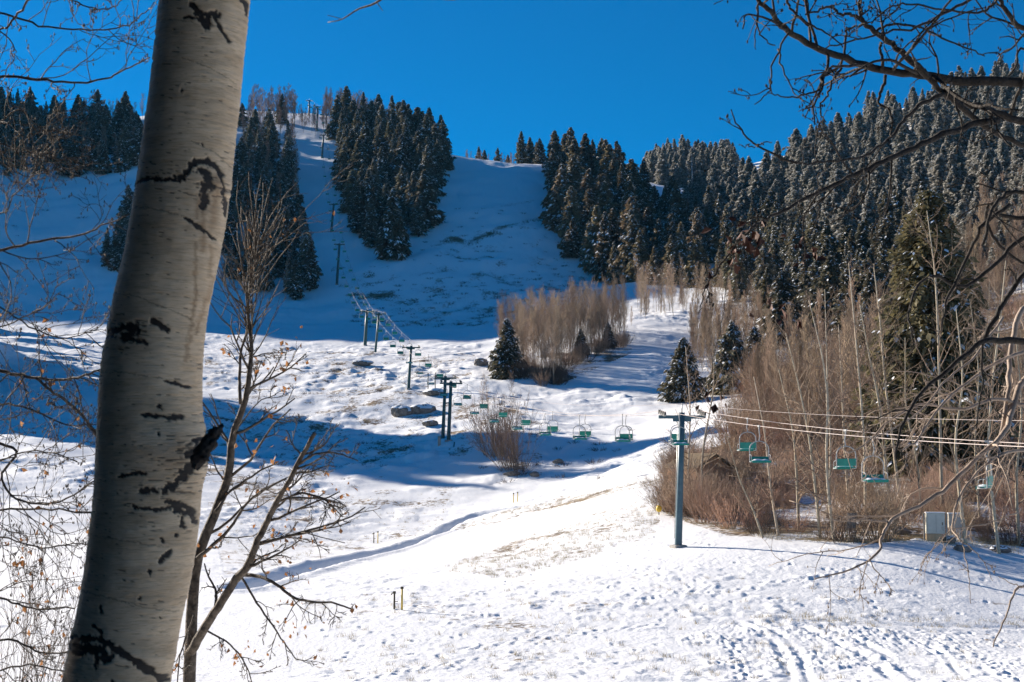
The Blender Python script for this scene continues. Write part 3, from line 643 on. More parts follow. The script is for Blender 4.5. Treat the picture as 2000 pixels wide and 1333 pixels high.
stand([(205, 440), (275, 360), (270, 565), (190, 562)], 16, 5.5, 9, 15, SPR, 'small dark spruce on the snow just left of the big aspen trunk', 'spruces beside the big aspen trunk', 'spruce_tree', 18.0)
stand([(640, 228), (700, 236), (790, 262), (780, 282), (690, 262), (630, 250)], 60, 3.2, 15, 18, ASP_RED, 'reddish bare aspen on the skyline above the wedge-shaped stand', 'bare aspens on the skyline', 'bare_aspen', 12.0)
stand([(490, 250), (575, 250), (575, 232), (490, 232)], 44, 3.0, 15, 18, ASP_RED, 'reddish bare aspen on the skyline above the forest strip', 'skyline aspens above the strip', 'bare_aspen', 12.0)
HILL = [(1385, 425), (1475, 380), (1560, 322), (1700, 258), (1850, 215), (2060, 165), (2060, 470), (1850, 470), (1740, 500), (1640, 545), (1560, 470), (1440, 470), (1390, 450)]
stand(HILL, 310, 8.4, 11, 22, FRO, 'frosted spruce on the sunlit hillside behind the bare grove', 'frosted spruces on the right hillside', 'frosted_spruce', 17.0)
KNOB = [(1262, 348), (1330, 318), (1430, 330), (1440, 372), (1380, 405), (1300, 400)]
stand([(1560, 470), (1640, 480), (1740, 470), (1850, 470), (1800, 560), (1740, 660), (1640, 680), (1530, 680), (1540, 610), (1600, 600), (1625, 560), (1560, 550)], 84, 6.0, 12, 17, SPR, 'dark snowy spruce on the shaded slope between frosted hillside and bare grove', 'spruces above the grove', 'spruce_tree', 18.0)
stand([(1850, 440), (2060, 430), (2060, 540), (1930, 560), (1860, 520)], 34, 5.5, 9, 15, FRO, 'frosted spruce at the right edge above the brushy slope', 'frosted spruces at the right edge', 'frosted_spruce', 17.0)
stand(KNOB, 140, 7.0, 15, 20, FRO, 'frosted spruce on the distant wooded knob beyond the saddle', 'frosted spruces on the distant knob', 'frosted_spruce', 17.0, dmin=700)
stand([(1330, 420), (1420, 380), (1440, 470), (1400, 480)], 24, 7.0, 14, 18, FRO, 'half-frosted spruce where the sunlit forest edge meets the hillside', 'spruces at the forest seam', 'frosted_spruce', 17.0)
for px, d, h in ((1018, 700, 17), (1036, 705, 15), (1055, 690, 13), (1048, 720, 14), (935, 820, 12), (946, 830, 11), (972, 840, 13), (992, 830, 9)):
    q = P_on(px, 320, d); TREES.append(dict(p=q, h=h, pr=SPR, i=int(rng.integers(6)), label='lone dark spruce on the skyline at the head of the wide run', group='skyline spruces above the wide run', name='spruce_tree', H=18.0, cat='tree'))
for k in range(26):
    q = P_on(rng.uniform(905, 1075), 320, rng.uniform(740, 860)); TREES.append(dict(p=q, h=rng.uniform(7, 10), pr=ASP_RED, i=int(rng.integers(2)), label='small bare aspen on the skyline at the head of the wide run', group='skyline aspens above the wide run', name='bare_aspen', H=12.0, cat='tree'))
for Y_ in (318, 336, 352, 374, 398): TREES.append(dict(p=(-.385 * Y_, Y_, float(gz(np.array([-.385 * Y_]), np.array([float(Y_)]))[0]) - .2), h=rng.uniform(13, 19), pr=SPR, i=int(rng.integers(6)), label='unseen spruce added past the left edge to streak the bench with shade', group='unseen spruces shading the bench', name='spruce_tree', H=18.0, cat='tree', keep=1))  # unseen trees added to throw streaks of shade over the bench
# the stand on the rise outside the left edge of the picture, whose shadows reach the gully
SH = [dict(p=(x, y, float(gz(np.array([x]), np.array([y]))[0]) - 0.3), h=h, pr=SPR, i=k % 6, label='tall spruce on the rise past the left edge of the meadow', group='spruces on the rise', name='spruce_tree', H=18.0, cat='tree')
      for k, (x, y, h) in enumerate([(-106, 250, 19), (-108, 256, 24), (-110, 262, 22), (-112, 268, 25), (-114, 274, 23), (-117, 280, 25), (-119, 287, 24), (-121, 294, 25), (-124, 301, 22), (-126, 307, 18), (-118, 264, 24), (-124, 278, 24), (-128, 290, 23), (-131, 312, 23), (-126, 300, 25), (-133, 306, 24)])]
# which trees show: paint them as tapered triangles from the back, count the cells each still owns
def visible_cells(T, w=500, h=334):
    idm = np.full((h, w), -1, int); P0 = np.array([t['p'] for t in T]); P1 = P0 + np.array([[0, 0, t['h']] for t in T])
    x0, y0 = proj(P0); x1, y1 = proj(P1); s = w / 2000.0
    for i in np.argsort(-P0[:, 1]):
        wd = 0.17 * T[i]['h'] * FPX / P0[i, 1] * s; yb, yt = y0[i] * s, y1[i] * s
        for yy in range(max(0, int(yt)), min(h, int(yb) + 1)):
            f = (yy - yt) / max(yb - yt, 1e-3); a = x0[i] * s - wd * (0.15 + f * 0.85); b = x0[i] * s + wd * (0.15 + f * 0.85)
            idm[yy, max(0, int(a)):max(0, min(w, int(b) + 1))] = i
    return np.bincount(idm[idm >= 0], minlength=len(T))
vis = visible_cells(TREES)
for t, v in zip(TREES, vis): t['vis'] = int(v) + 999 * t.get('keep', 0)
def place_tree(t):
    sc = t['h'] / t['H']; wx = sc * rng.uniform(0.85, 1.2); rz = rng.uniform(0, 6.28)
    me = t['pr'][t['i']]
    if isinstance(me, tuple):
        o = thing(t['name'], t['label'], t['cat'], t['p'], t['group'], rz); o.scale = (wx, wx, sc)
        link('trunk', me[0], o); link('crown', me[1], o)
    else:
        o = link(t['name'], me, None, t['p']); o.rotation_euler = (rng.normal(0, .015), rng.normal(0, .015), rz); o.scale = (wx, wx, sc); tag(o, t['label'], t['cat'], t['group'])
def merge_stuff(name, label, trees, cat):
    """everything of a kind past the three hundred that show largest: one mesh"""
    by = {}; mb = []
    Vs, Fs, Ms = [], [], []; n = 0; mats = []
    cache = {}
    for t in trees:
        for me in (t['pr'][t['i']] if isinstance(t['pr'][t['i']], tuple) else (t['pr'][t['i']],)):
            if me.name not in cache:
                v = np.zeros(len(me.vertices) * 3, np.float32); me.vertices.foreach_get('co', v); v = v.reshape(-1, 3)
                L = np.zeros(len(me.loops), np.int32); me.loops.foreach_get('vertex_index', L)
                st = np.zeros(len(me.polygons), np.int32); tt = st.copy(); mi = st.copy(); me.polygons.foreach_get('loop_start', st); me.polygons.foreach_get('loop_total', tt); me.polygons.foreach_get('material_index', mi)
                q = tt == 4; f = np.stack([L[st[q] + j] for j in range(4)], 1); cache[me.name] = (v, f, mi[q], list(me.materials))
            v, f, mi, ml = cache[me.name]
            for m_ in ml:
                if m_ not in mats: mats.append(m_)
            mp = np.array([mats.index(m_) for m_ in ml])
            sc = t['h'] / t['H']; wx = sc * rng.uniform(0.85, 1.2); a = rng.uniform(0, 6.28); c, s = math.cos(a), math.sin(a)
            w = np.stack([(v[:, 0] * c - v[:, 1] * s) * wx, (v[:, 0] * s + v[:, 1] * c) * wx, v[:, 2] * sc], 1) + np.array(t['p'], float)
            Vs.append(w); Fs.append(f + n); Ms.append(mp[mi]); n += len(w)
    if not Vs: return
    o = link(name, make_mesh(name, np.concatenate(Vs), np.concatenate(Fs), mats, np.concatenate(Ms), np.zeros(len(np.concatenate(Fs)), bool)))
    tag(o, label, cat, kind='stuff')
con = [t for t in TREES if 'spruce' in t['name']]; asp = [t for t in TREES if t['name'] == 'bare_aspen']
con.sort(key=lambda t: -t['vis']); N_CON = 270
for t in con[:N_CON]: place_tree(t)
merge_stuff('conifer_forest', 'frosted conifer forest covering the far hillsides', [t for t in con[N_CON:] if t['vis'] > 0 or t['p'][1] < 640], 'forest')
asp.sort(key=lambda t: -t['vis']); N_ASP = 12
for t in asp[:N_ASP]: place_tree(t)
merge_stuff('bare_woodland', 'brownish bare woodland mixed through the far forest', [t for t in asp[N_ASP:]], 'woodland')
for t in SH: place_tree(t)
print('forests', len(con), len(asp), round(time.time() - T0, 1))
# ---------------------------------------------------------------- aspen thicket on the knoll and brush
def aspen(p, h, proto, label, group, H=12.0, wx=1.0, tilt=(0, 0), name='bare_aspen'):
    o = thing(name, label, 'tree', (p[0], p[1], p[2] - 0.1), group, rng.uniform(0, 6.28)); s = h / H; o.scale = (s * wx, s * wx, s); o.rotation_euler = (tilt[0], tilt[1], o.rotation_euler[2])
    link('trunk', proto[0], o); link('crown', proto[1], o); return o
def bush(p, h, proto, label, group, H=3.0, wx=1.0, name='bare_shrub'):
    o = link(name, proto, None, (p[0], p[1], p[2] - 0.05)); s = h / H; o.scale = (s * wx, s * wx, s); o.rotation_euler = (rng.normal(0, .08), rng.normal(0, .08), rng.uniform(0, 6.28)); return tag(o, label, 'shrub', group)
on = lambda x, y: (x, y, float(surf(x, y)))
for x, y in scatter([(968, 716), (1005, 738), (1040, 735), (1085, 752), (1105, 722), (1150, 702), (1222, 668), (1226, 640), (1100, 655), (985, 690)], 150, 1.35, rng):
    aspen(on(x, y), rng.uniform(9.5, 13), ASP[int(rng.integers(4))], 'thin bare aspen in the dense thicket on the snowy knoll', 'aspens of the knoll thicket', wx=0.8)
for x, y in scatter([(965, 725), (1005, 742), (1085, 755), (1110, 722), (1160, 700), (1225, 672), (1222, 655), (1150, 690), (1080, 725), (990, 715)], 42, 1.5, rng): bush(on(x, y), rng.uniform(2, 4.2), (SHR + SHR_DARK)[int(rng.integers(5))], 'brown undergrowth along the near edge of the aspen thicket', 'undergrowth of the thicket', 2.6, .9, 'thicket_bush')
for x, y in scatter([(1060, 744), (1100, 750), (1105, 735), (1062, 730)], 10, 1.2, rng): bush(on(x, y), rng.uniform(2.5, 4), SHR_DARK[int(rng.integers(2))], 'dark brush at the near foot of the aspen thicket', 'brush at the thicket foot')
for x, y in scatter([(985, 735), (1055, 742), (1050, 728), (985, 722)], 9, 1.2, rng): bush(on(x, y), rng.uniform(2, 3.4), SHR[int(rng.integers(3))], 'grey-brown bush under the aspen thicket on the knoll', 'bushes under the thicket')
for x, y in scatter([(1240, 612), (1330, 622), (1400, 600), (1430, 590), (1330, 585), (1245, 585)], 30, 2.2, rng): aspen(on(x, y), rng.uniform(9, 13), ASP[int(rng.integers(4))], 'pale bare aspen in the row below the sunlit spruce edge', 'aspens below the spruce edge', wx=0.8)
for x, y in scatter([(1345, 735), (1440, 745), (1500, 690), (1510, 620), (1420, 610), (1350, 640)], 110, 1.6, rng): aspen(on(x, y), rng.uniform(6, 9.5), ASP_UP[int(rng.integers(2))], 'pale upright sapling in the thicket between lift tower and spruces', 'saplings above the lift tower', 8.0, name='bare_sapling')
for x, y in scatter([(1780, 620), (1850, 500), (1900, 430), (2060, 400), (2060, 600), (1900, 600)], 90, 2.6, rng, dmin=90): aspen(on(x, y), rng.uniform(9, 15), ASP_UP[int(rng.integers(2))], 'fuzzy bare sapling high on the slope below the frosted hillside', 'saplings high on the slope', 8.0, name='bare_sapling')
for x, y in scatter([(1230, 640), (1330, 622), (1440, 590), (1440, 560), (1250, 600)], 24, 2.0, rng): aspen(on(x, y), rng.uniform(4, 6.5), ASP_UP[int(rng.integers(2))], 'low pale sapling at the foot of the aspen row below the spruces', 'saplings below the spruce edge', 8.0, name='bare_sapling')
for x, y in scatter([(1480, 800), (1560, 700), (1760, 640), (1800, 760), (1700, 880), (1500, 880)], 60, 2.6, rng, dmin=90): aspen(on(x, y), rng.uniform(8, 13), ASP_UP[int(rng.integers(2))], 'fuzzy tan sapling in the brush behind the white aspen stems', 'saplings behind the white stems', 8.0, name='bare_sapling')
# near grove right of the lift tower
G1 = [(1300, 1000), (1345, 1012), (1420, 1040), (1520, 1048), (1640, 1056), (1780, 1050), (2040, 1070), (2040, 900), (1700, 880), (1500, 880), (1320, 900)]
for k, (x, y) in enumerate(scatter(G1, 120, 1.15, rng, dmin=90)):
    px, _ = proj((x, y, 0)); kind = SHR_RED if rng.uniform() < 0.32 else (SHR_DARK if rng.uniform() < 0.3 else SHR)
    bush(on(x, y), rng.uniform(1.8, 4.2), kind[int(rng.integers(len(kind)))], 'tangled brown shrub at the foot of the bare grove right of the lift tower', 'shrubs at the foot of the grove')
G2 = [(1420, 900), (1560, 880), (1750, 900), (2040, 900), (2040, 560), (1900, 560), (1750, 640), (1600, 700), (1480, 770)]
for k, (x, y) in enumerate(scatter(G2, 165, 2.0, rng, dmin=90)):
    kind = SHR_RED if rng.uniform() < 0.2 else (WIL if rng.uniform() < 0.3 else SHR)
    bush(on(x, y), rng.uniform(3.6, 7.5), kind[int(rng.integers(len(kind)))], 'brown leafless shrub on the brushy slope behind the white aspen trunks', 'shrubs on the brushy slope', 3.0, 0.85)
for k, (x, y) in enumerate(scatter(G2, 58, 3.4, rng, dmin=90)):
    aspen(on(x, y), rng.uniform(8, 14), ASP_BIG[int(rng.integers(4))], 'slender bare aspen standing in the brown brush of the right slope', 'aspens in the brush', 15.0, 0.9)
for k, (x, y) in enumerate(scatter([(1840, 600), (2040, 560), (2060, 400), (1880, 420), (1780, 520)], 16, 3.0, rng, dmin=90)):
    aspen(on(x, y), rng.uniform(9, 13), ASP_BIG[int(rng.integers(4))], 'slender bare aspen high on the slope below the frosted hillside', 'aspens high on the slope', 15.0, 0.9)
print('brush', round(time.time() - T0, 1))
# ---------------------------------------------------------------- the chairlift
rng = np.random.default_rng(31)
TW = [  # base pixel, top pixel, depth, what tells it from the others
    ((1325, 1069), (1332, 806), 100, 'nearest lift tower, standing in front of the brown grove'),
    ((876, 876), (881, 745), 213, 'front pole of the paired lift towers on the rocky knoll'),
    ((865, 842), (870, 735), 219, 'rear pole of the paired lift towers on the rocky knoll'),
    ((798, 768), (803, 676), 263, 'single lift tower just above the snow-capped boulders'),
    ((733, 690), (740, 611), 330, 'right-hand lift tower of the two at the sunlit bench edge'),
    ((713, 672), (717, 606), 355, 'left-hand lift tower of the two at the sunlit bench edge'),
    ((658, 545), (663, 476), 470, 'lower of two lift towers on the shaded slope left of wedge stand'),
    ((647, 457), (652, 398), 530, 'upper of two lift towers on the shaded slope left of wedge stand'),
    ((629, 305), (632, 263), 640, 'lift tower at the top of the narrow run, below the skyline'),
    ((619, 262), (620, 208), 690, 'dark lift tower just right of the skyline tower'),
    ((603, 230), (604, 196), 740, 'farthest lift tower, standing on the skyline')]
LDIR = norm(np.array([-0.19, 1.0])); LPER = np.array([LDIR[1], -LDIR[0]]); GAUGE = 1.45
tops = []
for k, ((bx, by), (tx, ty), d, lab) in enumerate(TW):
    b = P_on(bx, by, d); t = P(tx, ty, d * 0.999); H = t[2] - b[2]
    o = thing('lift_tower', 'teal steel ' + lab, 'lift tower', b, 'towers of the chairlift'); tl = t - b; col = M['tower_paint'] if k == 0 else M['tower_green']
    r0 = 0.25 if k == 0 else (.28 if k < 5 else .42)
    MB().tubes(np.array([[np.array([0, 0, -0.6]), np.array([0, 0, 0.25]), tl * 0.5, tl]]), np.array([[r0 * 1.1, r0 * 1.05, r0 * .92, r0 * 0.8]]), 14).build('pole', col, o)
    f = MB(); f.box((0, 0, 0.02), (0.95, 0.95, 0.3), rz=0.4, bevel=0.06); f.build('footing', M['concrete'], o)
    perp = np.array([LPER[0], LPER[1], 0]); along = np.array([LDIR[0], LDIR[1], 0.15]); along = norm(along)
    ax = np.array([perp, [-perp[1], perp[0], 0], [0, 0, 1.0]])
    ca = tl + np.array([0, 0, -0.32]); arm = MB()
    ws = 1.0 if k < 5 else 1.5; arm.box(ca, (2 * GAUGE + 0.25 * ws * 2, 0.22 * ws, 0.24 * ws), ax=ax, bevel=0.03)
    for s in (-1, 1):
        arm.box(ca + perp * s * 0.42 + np.array([0, 0, -0.22]), (0.5, 0.07, 0.2), ax=ax)
    arm.build('crossarm', col, o)
    for s in (-1, 1):
        c = ca + perp * s * GAUGE + np.array([0, 0, 0.2]); sh = MB()
        a2 = np.array([along, np.cross(np.array([0, 0, 1.0]), along), [0, 0, 1.0]]); a2[1] = norm(a2[1]); a2[2] = np.cross(a2[0], a2[1])
        sh.box(c, (1.7 if k else 1.5, 0.10 * ws * ws, 0.12 * ws * ws), ax=a2); sh.box(c + np.array([0, 0, -0.14]), (0.12, 0.14, 0.3), ax=a2)
        sa = sh.build('sheave_assembly', M['steel'], o)
        nw = 4
        for w in range(nw):
            wc = c + along * ((w - (nw - 1) / 2) * 0.42) + np.array([0, 0, 0.08])
            wm = MB().tubes(np.array([[wc - a2[1] * 0.06, wc - a2[1] * .02, wc + a2[1] * .02, wc + a2[1] * 0.06]]), np.array([[0.17, 0.14, .14, 0.17]]), 12)
            if k < 5: wm.build('wheel', M['rubber'], sa)
            else: sh2 = wm
    # ladder up the far side of the pole, comm-line mast on top
    la = MB(); off = np.array([LDIR[0], LDIR[1], 0]) * (r0 + 0.14)
    for s in (-1, 1):
        la.tubes(np.array([[np.array([0, 0, 0.6]) + off + perp * s * 0.17, tl * 0.93 + off * .9 + perp * s * 0.17]]), np.array([[0.018, 0.018]]), 4)
    for q in np.linspace(0.09, 0.92, int(H / 0.35)): la.tubes(np.array([[tl * q + off - perp * 0.17, tl * q + off + perp * 0.17]]), np.array([[0.012, 0.012]]), 3)
    la.build('ladder', M['steel'], o)
    MB().cyl(tl + np.array([0, 0, -0.1]), tl + np.array([0, 0, 0.65]), 0.05, 0.035, 8).build('mast', M['steel'], o)
    tops.append((b + ca + np.array([0, 0, 0.42]), b + tl + np.array([0, 0, 0.62])))
# brace between the paired poles
pa, pb = tops[1][0] * [1, 1, 0], tops[2][0] * [1, 1, 0]; zb = P(890, 787, 215)[2]
br = MB(); br.tubes(np.array([[[pa[0], pa[1], zb], [pb[0], pb[1], zb]]]), np.array([[0.12, 0.12]]), 8)
tag(br.build('tower_brace', M['tower_green']), 'teal crossbar tying the two paired lift poles together', 'brace')
# ropes: parabolic sag between the towers, run out of the picture to the drive terminal
END = np.array([23.2, 44.0, -0.4]); MID = [t[0] for t in tops]; MID = [END] + MID
def rope_line(off, pts, sagk):
    out = []
    for i, (a, b) in enumerate(zip(pts[:-1], pts[1:])):
        L = np.linalg.norm(b - a); sag = sagk * L * L; n = max(3, int(L / 3))
        f = np.linspace(0, 1, n, endpoint=(i == len(pts) - 2))[:, None]
        seg = a + (b - a) * f; seg[:, 2] -= (4 * sag * f * (1 - f))[:, 0]; out.append(seg)
    q = np.concatenate(out); q = q + np.array([LPER[0], LPER[1], 0]) * off; return q
SAGK = 2.0 / 113 ** 2
UP, DN = rope_line(GAUGE, MID, SAGK), rope_line(-GAUGE, MID, SAGK)
hr = MB().tubes(UP, np.full(len(UP), 0.019), 5).tubes(DN, np.full(len(DN), 0.019), 5)
# round the bullwheel
ca_, cb_ = UP[0], DN[0]; mid = (ca_ + cb_) / 2; aa = np.linspace(0, math.pi, 14)
u = (ca_ - mid); w = -np.array([LDIR[0], LDIR[1], 0]) * GAUGE
loop = mid + np.cos(aa)[:, None] * u + np.sin(aa)[:, None] * w; hr.tubes(loop, np.full(14, 0.023), 5)
tag(hr.build('haul_rope', M['rope']), 'steel haul rope running up the mountain over all the towers', 'cable')
CM = rope_line(0.0, [END + np.array([0, 0, 1.0])] + [t[1] for t in tops], SAGK * 0.75)
tag(MB().tubes(CM, np.full(len(CM), 0.011), 4).build('signal_cable', M['rope']), 'thin signal cable strung along the tower mast tops', 'cable')
# terminal just outside the right edge
tm = thing('lift_terminal', 'bullwheel post of the chairlift past the right edge of the grove', 'lift terminal', (mid[0], mid[1], float(gz(mid[:1], mid[1:2])[0])))
hz = mid[2] - tm.location.z
MB().cyl((0, 0, -.5), (0, 0, hz + 0.3), 0.35, 0.3, 12).build('post', M['tower_paint'], tm)
MB().tubes(np.array([[[0, 0, hz - 0.08], [0, 0, hz + 0.08]]]), np.array([[GAUGE, GAUGE]]), 32).build('bullwheel', M['steel'], tm)
# chairs
def chair_parts(snow, k):
    W, zb, zs = 0.56, -2.02, -2.0
    h = MB(); hp = np.array([[0, 0, 0.03], [0, 0.03, -0.25], [0, 0.16, -0.55], [0, 0.0, -0.86]]); h.tubes(hp, np.full(4, 0.03), 6); h.box((0, 0, 0), (0.08, 0.34, 0.10))
    a = np.linspace(0, math.pi, 13); arc = np.stack([W * np.cos(a), np.zeros(13), -1.30 + 0.44 * np.sin(a)], 1)
    b = np.concatenate([[[W, 0.42, zb - .02], [W, 0.02, zb - .02], [W, 0, zb + .06]], arc, [[-W, 0, zb + .06], [-W, 0.02, zb - .02], [-W, 0.42, zb - .02]]]); bl = MB().tubes(b, np.full(len(b), 0.032), 6)
    for s in (-1, 1): bl.tubes(np.array([[s * W, 0.0, -1.62], [s * W, 0.22, -1.64], [s * W, 0.36, -1.70], [s * W, .38, zb]]), np.full(4, 0.018), 5)
    st = MB().box((0, 0.24, zs), (1.08, 0.46, 0.07), bevel=0.02); st.box((0, 0.475, zs - 0.03), (1.08, 0.03, 0.13))
    bk = MB().box((0, -0.035, -1.72 if not k else -1.84), (1.08, 0.05, 0.40 if not k else .2), ax=np.array([[1, 0, 0], [0, 1, 0.0], [0, -0.12, 1]]), bevel=0.012)
    sn = MB(); g = 9
    X, Y = np.meshgrid(np.linspace(-0.5, 0.5, g), np.linspace(0.04, 0.46, 5)); r2 = np.random.default_rng(k)
    Z = zs + 0.045 + np.where((np.abs(X) > .45) | (Y < .08) | (Y > .42), -0.01, 0.05 + r2.uniform(-.02, .03, X.shape)); ii = np.arange(g * 5).reshape(5, g)
    sn.add(np.stack([X, Y, Z], -1).reshape(-1, 3), np.stack([ii[:-1, :-1], ii[:-1, 1:], ii[1:, 1:], ii[1:, :-1]], -1).reshape(-1, 4))
    return h.mesh('hanger', M['bail_grey']), bl.mesh('bail', M['bail_grey']), st.mesh('seat', M['seat_green']), bk.mesh('backrest', M['seat_green']), sn.mesh('snow_cap', M['snow_clump'])
CP = [chair_parts(True, k) for k in range(3)]
far_mb = MB(); W = 0.56
far_mb.tubes(np.array([[0, 0, 0], [0, .1, -.5], [0, 0, -.86]]), np.full(3, .04), 4)
a = np.linspace(0, math.pi, 7); arc = np.stack([W * np.cos(a), np.zeros(7), -1.30 + 0.44 * np.sin(a)], 1); arc = np.concatenate([[[W, 0, -2.02]], arc, [[-W, 0, -2.02]]]); far_mb.tubes(arc, np.full(9, 0.04), 4)
far_mb.box((0, .24, -2.0), (1.1, .46, .09), 1); far_mb.box((0, -.035, -1.72), (1.1, .06, .42), 1)
FAR_CHAIR = far_mb.mesh('lift_chair', [M['bail_grey'], M['seat_green']])
ORD = ['first', 'second', 'third', 'fourth', 'fifth', 'sixth', 'seventh', 'eighth', 'ninth', 'tenth', 'eleventh', 'twelfth']
SPAN = ['below the nearest lift tower', 'above the nearest lift tower', 'between the paired poles', 'above the paired poles', 'above the boulder tower', 'between both bench towers',
        'above the two bench towers', 'above the lower shaded-slope tower', 'above the upper shaded-slope tower', 'near the top tower', 'just under the skyline tower']
ys = [m[1] for m in MID]
def rope_at(R, y):
    i = np.searchsorted(R[:, 1], y); i = min(max(i, 1), len(R) - 1); f = (y - R[i - 1, 1]) / (R[i, 1] - R[i - 1, 1]); return R[i - 1] + (R[i] - R[i - 1]) * f
cnt = {}
def chair(R, side, y, extra_rz=0.0):
    p = rope_at(R, y); sp = int(np.searchsorted(ys, y)) - 1; sp = min(max(sp, 0), len(SPAN) - 1); key = (side, sp); cnt[key] = cnt.get(key, 0) + 1
    lab = 'green lift chair on the %s rope, %s one up %s' % (side, ORD[min(cnt[key] - 1, 11)], SPAN[sp])
    rz = math.atan2(-LDIR[0], LDIR[1]) + (math.pi if side == 'downhill' else 0) + extra_rz + rng.normal(0, .05)
    sw = rng.normal(0, 0.02)
    if p[1] < 262:
        o = thing('lift_chair', lab, 'lift chair', p, 'chairs of the lift', rz); o.rotation_euler = (sw, 0, rz)
        q = CP[0 if side == 'uphill' else int(rng.integers(1, 3))]
        for nm, me in zip(('hanger', 'bail', 'seat', 'backrest', 'snow_cap'), q):
            k = link(nm, me, o)
            if nm == 'snow_cap': k.parent = o
    else:
        o = link('lift_chair', FAR_CHAIR, None, p); o.rotation_euler = (sw, 0, rz); tag(o, lab, 'lift chair', 'chairs of the lift')
y = 62.6
while y < 735: chair(UP, 'uphill', y, 0.9 if y < 70 else 0.0); y += 14.4 if y < 270 else 14.4
y = 53.0
while y < 735: chair(DN, 'downhill', y); y += 14.3
print('lift', round(time.time() - T0, 1))
# ---------------------------------------------------------------- rocks
def rock(px, py, d, size, seed, label, snow=True, rz=0.0):
    r = np.random.default_rng(seed); n, m = 26, 14
    a = np.linspace(0, 2 * math.pi, n, endpoint=False); e = np.linspace(-0.5 * math.pi, 0.5 * math.pi, m); A, E = np.meshgrid(a, e)
    v = np.stack([np.cos(A) * np.cos(E), np.sin(A) * np.cos(E), np.sin(E)], -1).reshape(-1, 3)
    pl = norm(r.normal(0, 1, (34, 3))); h = r.uniform(0.66, 1.0, 34); s = np.min(np.where(v @ pl.T > 1e-3, h / np.maximum(v @ pl.T, 1e-3), 9), 1).clip(0, 1.15)
    v = v * s[:, None] + 0.03 * r.normal(0, 1, v.shape); v *= np.array(size) / 2
    ii = np.arange(n * m).reshape(m, n); nx = np.roll(ii, -1, 1); F = np.stack([ii[:-1], nx[:-1], nx[1:], ii[1:]], -1).reshape(-1, 4)
    c, q = math.cos(rz), math.sin(rz); v = v @ np.array([[c, q, 0], [-q, c, 0], [0, 0, 1]])
    p = P_on(px, py, d); p[2] += 0.18 * size[2]
    o = thing('boulder', label, 'rock', p, 'boulders on the slope')
    link('stone', make_mesh('stone', v, F, M['rock'], S=np.zeros(len(F), bool)), o)
    if snow:
        fn = np.cross(v[F[:, 1]] - v[F[:, 0]], v[F[:, 3]] - v[F[:, 0]]); ce = v[F].mean(1); fn = norm(fn); top = (fn[:, 2] > 0.55) & (ce[:, 2] > 0.05 * size[2])
        ft = F[top]; us, inv = np.unique(ft, return_inverse=True); vv = v[us] * 1.01 + np.array([0, 0, 0.05 + 0.02 * size[2]]); 
        link('snow_cap', make_mesh('snow_cap', vv, inv.reshape(ft.shape), M['snow_clump']), o)
rock(784, 812, 243, (4.6, 3.4, 2.7), 1, 'larger left snow-capped boulder of the pair below the single tower')
rock(824, 806, 243, (5.2, 3.4, 2.4), 2, 'flatter right snow-capped boulder of the pair below the single tower')
rock(848, 770, 257, (5.0, 3.0, 1.8), 3, 'low dark boulder behind the paired lift poles')
rock(842, 826, 232, (3.0, 2.0, 1.4), 4, 'tilted dark slab between the boulder pair and paired poles', rz=0.5)
rock(704, 716, 300, (5.0, 3.0, 1.7), 5, 'dark rock in a shadowed hollow on the sunlit bench')
rock(940, 716, 285, (3.6, 2.6, 2.3), 6, 'boulder left of the aspen thicket and lone spruce')
rock(962, 718, 283, (2.4, 2.2, 1.8), 7, 'smaller boulder touching the lone spruce by the thicket')
rock(1090, 868, 190, (1.6, 1.2, 0.8), 8, 'small dark rock on the shaded knoll face under the chairs', False)
rock(1045, 893, 185, (1.5, 1.1, 0.9), 9, 'small dark rock right of the bare bush on the knoll', False)
rock(1000, 903, 187, (2.2, 1.4, 0.9), 10, 'dark rock at the foot of the bare bush on the knoll', False)
rock(1880, 1062, 98, (1.5, 1.0, 0.7), 12, 'snow-topped rock at the foot of the right aspens', True)
rock(1855, 1058, 101, (1.2, 1.0, 0.7), 13, 'grey rock beside the pale utility cabinet', True)
rock(1760, 1050, 104, (1.6, 1.1, 0.8), 14, 'brown rock left of the pale utility cabinet', False)
rock(1955, 1066, 100, (1.8, 1.2, 0.7), 15, 'low snowy rock at the right end of the grove', True)
# ---------------------------------------------------------------- small built things
def hydrant(px, py, d, h, yellow, label):
    p = P_on(px, py, d); o = thing('hydrant', label, 'hydrant', p, 'snowmaking hydrants on the meadow'); m = M['yellow'] if yellow else M['dark_metal']
    MB().cyl((0, 0, -.2), (0, 0, h), 0.055, 0.05, 8).build('pipe', m, o)
    v = MB(); v.box((0, 0, h + .03), (0.16, 0.13, 0.12), bevel=.02)
    v.tubes(np.array([[[0, 0, h - 0.02], [0.0 if yellow else -0.12, 0, h + 0.0], [0.0 if yellow else -0.16, 0, h - .1]]]), np.array([[.035, .035, .03]]), 6); v.build('valve_head', M['dark_metal'], o)
    if not yellow: MB().tubes(np.array([[[0, 0, h * .45], [0.2, 0, h * .48]]]), np.array([[.025, .02]]), 5).build('valve_handle', m, o)
hydrant(785, 1195, 76, 1.12, True, 'yellow hydrant pipe in the open meadow, taller of the near pair')
hydrant(770, 1196, 76.3, 0.85, False, 'dark hydrant pipe beside the yellow one in the open meadow')
hydrant(738, 1056, 148, 1.15, True, 'yellow hydrant pipe beyond the ditch, right one of its pair')
hydrant(730, 1056, 148, 1.0, False, 'brownish hydrant pipe beyond the ditch, left one of its pair')
hydrant(1011, 986, 168, 1.05, True, 'yellow hydrant pipe where the ditch fades, right of its pair')
hydrant(1003, 986, 168, 1.05, True, 'yellow hydrant pipe where the ditch fades, left of its pair')
p = P_on(1287, 1000, 120); o = thing('marker_post', 'round yellow marker at the left edge of the brush', 'marker', p)
